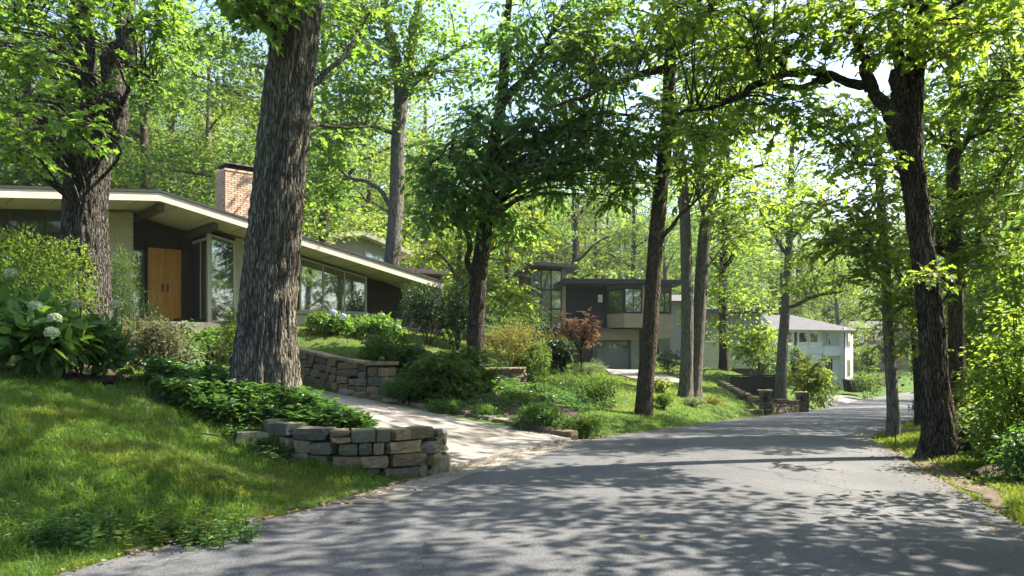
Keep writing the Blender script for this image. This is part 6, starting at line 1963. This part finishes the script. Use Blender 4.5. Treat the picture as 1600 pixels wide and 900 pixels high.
# ---------------- grass
def blades(X, Y, ln, wd, rs, seg2=True, lean=.5):
    n = len(X); Z = H(X, Y) - .005
    a = rs.uniform(0, 6.283, n); b = rs.uniform(0, 6.283, n)
    L = ln * rs.uniform(.5, 1.25, n); Wd = wd * rs.uniform(.7, 1.3, n)
    le = lean * rs.uniform(.2, 1.5, n)
    dx, dy = np.cos(a), np.sin(a); wx, wy = np.cos(b) * Wd / 2, np.sin(b) * Wd / 2
    B = np.stack([X, Y, Z], 1)
    side = np.stack([wx, wy, np.zeros(n)], 1)
    mid = B + np.stack([dx * L * le * .25, dy * L * le * .25, L * .55], 1)
    tip = B + np.stack([dx * L * le, dy * L * le, L * (1 - .35 * np.minimum(le, 1))], 1)
    if seg2:
        V = np.stack([B - side, B + side, mid + side * .8, mid - side * .8, tip], 1).reshape(-1, 3)
        o = (np.arange(n) * 5)[:, None]
        return V, [o + np.array([[0, 1, 2, 3]]), o + np.array([[3, 2, 4]])]
    V = np.stack([B - side, B + side, tip], 1).reshape(-1, 3)
    return V, [(np.arange(n) * 3)[:, None] + np.array([[0, 1, 2]])]


def road_mask(X, Y, pad=0.0):
    return inpoly(X, Y, ROAD_POLY) | inpoly(X, Y, DRIVE_POLY)


FOOT = [(-11.5, 25.5, 0)]
def grass_points(n, px0, px1, d0, d1, rs, power=1.0):
    u = rs.rand(n)
    d = d0 * (d1 / d0) ** u if power else d0 + (d1 - d0) * u
    px = rs.uniform(px0, px1, n)
    X = (px - CX) / F * d; Y = d
    k = ~road_mask(X, Y)
    for b in BARE:
        inside = inpoly(X, Y, b)
        k &= ~(inside & (rs.rand(n) > .03))
    # the low house's footprint
    lx = (X + 9.85) * .76 + (Y - 22.5) * .65; ly = -(X + 9.85) * .65 + (Y - 22.5) * .76
    k &= ~((ly > 1.2) & (ly < 11) & (lx > -10) & (lx < 10))
    return X[k], Y[k]


rs = np.random.RandomState(21)
X, Y = grass_points(145000, -40, 620, 5.3, 15, rs)
k = (X < ROAD_L[np.abs(ROAD_L[None, :, 1] - Y[:, None]).argmin(1), 0] + .05)
X, Y = X[k], Y[k]
pt = vnoise(X * 1.3, Y * 1.3, None, 9) * .6 + vnoise(X * 4, Y * 4, None, 10) * .4
keep = rs.rand(len(X)) < np.clip(pt * 2.1 - .1, .12, 1)
X, Y, pt = X[keep], Y[keep], pt[keep]
for nm, sel, mt, lb in (('grass', pt < .60, 'grass', 'shaded uneven lawn grass on the left bank'), ('grass', pt >= .60, 'grass_sun', 'yellower taller tufts in the left bank lawn')):
    x, y = X[sel], Y[sel]
    V, fs = blades(x, y, (.060 + .075 * pt[sel]) * (1 + .02 * y), .0062 + .0005 * y, rs, True, .75)
    tag(link(nm, mesh_np(nm, V, fs, [M[mt]])), lb, 'grass', None, 'stuff')
# longer tufts
X0, Y0 = grass_points(900, -40, 620, 5.4, 13, rs)
k = (X0 < ROAD_L[np.abs(ROAD_L[None, :, 1] - Y0[:, None]).argmin(1), 0] - .08) & (vnoise(X0 * .9, Y0 * .9, None, 19) > .45)
X0, Y0 = X0[k], Y0[k]
x = np.repeat(X0, 34) + rs.normal(0, .05, len(X0) * 34); y = np.repeat(Y0, 34) + rs.normal(0, .05, len(X0) * 34)
V, fs = blades(x, y, np.repeat(rs.uniform(.10, .20, len(X0)), 34), .0075, rs, True, 1.0)
tag(link('grass', mesh_np('grass', V, fs, [M['grass']])), 'long loose grass tufts scattered over the left bank', 'grass', None, 'stuff')
X, Y = grass_points(90000, 1300, 1640, 7, 26, rs)
k = X > ROAD_R[np.abs(ROAD_R[None, :, 1] - Y[:, None]).argmin(1), 0] - .05
X, Y = X[k], Y[k]
dr_ = np.hypot(X[:, None] - ROAD_R[None, 20:110:3, 0], Y[:, None] - ROAD_R[None, 20:110:3, 1]).min(1)
keep = (dr_ < 3.4) & (rs.rand(len(X)) < np.clip(.25 + vnoise(X * 1.5, Y * 1.5, None, 12), .1, 1) * np.clip(dr_ * 1.6 + .1, 0, 1))
X, Y = X[keep], Y[keep]
V, fs = blades(X, Y, .065 * (1 + .03 * Y), .005 + .0006 * Y, rs, True, .6)
tag(link('grass', mesh_np('grass', V, fs, [M['grass_sun']])), 'sunny grass of the right verge', 'grass', None, 'stuff')
X, Y = grass_points(140000, 150, 1350, 16, 60, rs)
k = vnoise(X * .8, Y * .8, None, 14) * .7 + rs.rand(len(X)) * .6 > .42
k &= ~((X > 4) & (X < ROAD_R[np.abs(ROAD_R[None, :, 1] - Y[:, None]).argmin(1), 0] + .2) & (X > ROAD_L[np.abs(ROAD_L[None, :, 1] - Y[:, None]).argmin(1), 0] - .1))
X, Y = X[k], Y[k]
V, fs = blades(X, Y, .07 * (1 + .015 * Y), .0009 * Y, rs, False, .6)
sel = vnoise(X * .3, Y * .3, None, 15) + .02 * (Y - 25) > .40  # where the sunlit yellow colour goes, by noise and distance
for s_, mt, lb in ((~sel, 'grass', 'green grass of the middle lawns and slope'), (sel, 'grass_sun', 'sunny yellowish grass of the far lawns')):
    x, y = X[s_], Y[s_]
    V, fs = blades(x, y, .07 * (1 + .015 * y), .0009 * y, rs, False, .6)
    tag(link('grass', mesh_np('grass', V, fs, [M[mt]])), lb, 'grass', None, 'stuff')

# ---------------- leaf litter along the edges, on the mulch and the drive
P_ = []
for E, s_, lo, hi, n in ((ROAD_L, 1, 24, 100, 1500), (ROAD_R, -1, 24, 100, 1100)):
    i = rs.randint(lo, hi, n); off = np.abs(rs.normal(0, .16, n)) * rs.choice([1, 1, -1], n)
    nx = unit(ROAD_R[i, :2] - ROAD_L[i, :2]) * s_
    p = E[i, :2] + nx * off[:, None] + rs.normal(0, .12, (n, 2)); z = H(p[:, 0], p[:, 1])
    ins = inpoly(p[:, 0], p[:, 1], ROAD_POLY)
    z = np.where(ins, E[i, 2] + .035, z + .03)
    P_.append(np.column_stack([p, z]))
for b in BARE[-6:-1] if len(BARE) > 6 else BARE:
    b = np.asarray(b); n = 420
    X = rs.uniform(b[:, 0].min(), b[:, 0].max(), n); Y = rs.uniform(b[:, 1].min(), b[:, 1].max(), n); k = inpoly(X, Y, b)
    P_.append(np.column_stack([X[k], Y[k], H(X[k], Y[k]) + .06]))
n = 260; j = rs.randint(0, 36, n); t = rs.rand(n) ** 2
p = DV[j, :3] * (1 - t[:, None]) + DV[j, 3:] * t[:, None]; p[:, :2] += rs.normal(0, .15, (n, 2))
k = inpoly(p[:, 0], p[:, 1], DRIVE_POLY); p[:, 2] = H(p[:, 0], p[:, 1]) + .09; P_.append(p[k])
n = 420
X = rs.uniform(-9, -1.5, n); Y = rs.uniform(5.5, 12, n); k = ~road_mask(X, Y); P_.append(np.column_stack([X[k], Y[k], H(X[k], Y[k]) + .05]))
n = 500; i = rs.randint(16, 110, n); t = rs.rand(n)
p = ROAD_L[i] * (1 - t[:, None]) + ROAD_R[i] * t[:, None]; p[:, 2] += .06; P_.append(p[rs.rand(n) < np.where((t < .12) | (t > .88), 1, .3)])
P_ = np.vstack(P_); n = len(P_)
a = rs.uniform(0, 6.28, n)
V, fs = leaves_np(P_, np.stack([np.cos(a), np.sin(a), rs.normal(0, .15, n)], 1), np.stack([rs.normal(0, .3, n), rs.normal(0, .3, n), np.ones(n)], 1), rs.uniform(.025, .075, n), 'diamond')
tag(link('leaf_litter', mesh_np('leaf_litter', V, fs, [M['litter']])), 'dry fallen leaves along the road edges and on the mulch', 'leaf litter', None, 'stuff')

# fallen twigs
for k, (x, y, a, ln) in enumerate([(-3.3, 8.6, .4, .5), (-5.2, 9.6, 1.3, .4), (-2.6, 8.4, 2.2, .3), (6.6, 11.6, .9, .5), (2.2, 20.8, .3, .4), (-1.2, 17.9, 1.8, .5), (-4.1, 10.7, 2.8, .45)]):
    z = h1(x, y) + .035
    P = spline([(-ln / 2, 0, 0), (-ln * .1, ln * .06, .02), (ln * .2, -.01, .015), (ln / 2, ln * .05, .0)], 4)
    mb = MB().tube(P, np.linspace(.011, .004, len(P)), 6)
    mb.tube([tuple(P[6]), tuple(P[6] + np.array([ln * .15, ln * .16, .015]))], [.005, .002], 5)
    tag(mb.build('fallen_twig', M['stem'], None, 0, True, (x, y, z), (0, 0, a)), ['thin dead twig lying in the left lawn above the road edge', 'dead twig high in the left lawn below the hydrangeas', 'short dead twig at the lawn edge near the asphalt', 'dead twig on the right verge dirt', 'dead twig on the slope by the brown roadside trunk', 'dead twig on the mulch above the driveway edging', 'dead twig on the dirt left of the front stone wall'][k], 'twig')

# loose kerb stones at the lawn edge
for k in range(34):
    i = 26 + k; i = min(i, len(ROAD_L) - 1)
    if k in (3, 9, 17) or ROAD_L[i, 1] > 10.4: continue
    p = ROAD_L[i]; q = ROAD_L[i + 1]
    o = link('edge_stone', stone(1, 1, 1, ['stone', 'stone_warm'], rnd), None, (p[0] - .03 + rnd.uniform(-.05, .04), p[1] + rnd.uniform(-.1, .1), .012), (rnd.uniform(-.1, .1), rnd.uniform(-.1, .1), math.atan2(q[1] - p[1], q[0] - p[0]) + rnd.uniform(-.3, .3)), (rnd.uniform(.08, .22), rnd.uniform(.05, .1), rnd.uniform(.03, .06)))
    tag(o, 'small flat broken stone lying along the lawn edge by the asphalt', 'stone', 'edge stones along the lawn')
# ---------------------------------------------------------------- the hazy morning air
def haze(density):
    m, nt, out = nodes('haze air')
    v = nd(nt, 'ShaderNodeVolumePrincipled', Density=density)
    v.inputs['Color'].default_value = (.86, .93, 1.0, 1)
    v.inputs['Anisotropy'].default_value = .3
    nt.links.new(v.outputs[0], out.inputs['Volume'])
    MB().box(-150, 180, -60, 260, -12, 62).build('haze', m)['kind'] = 'stuff'


haze(.00025)
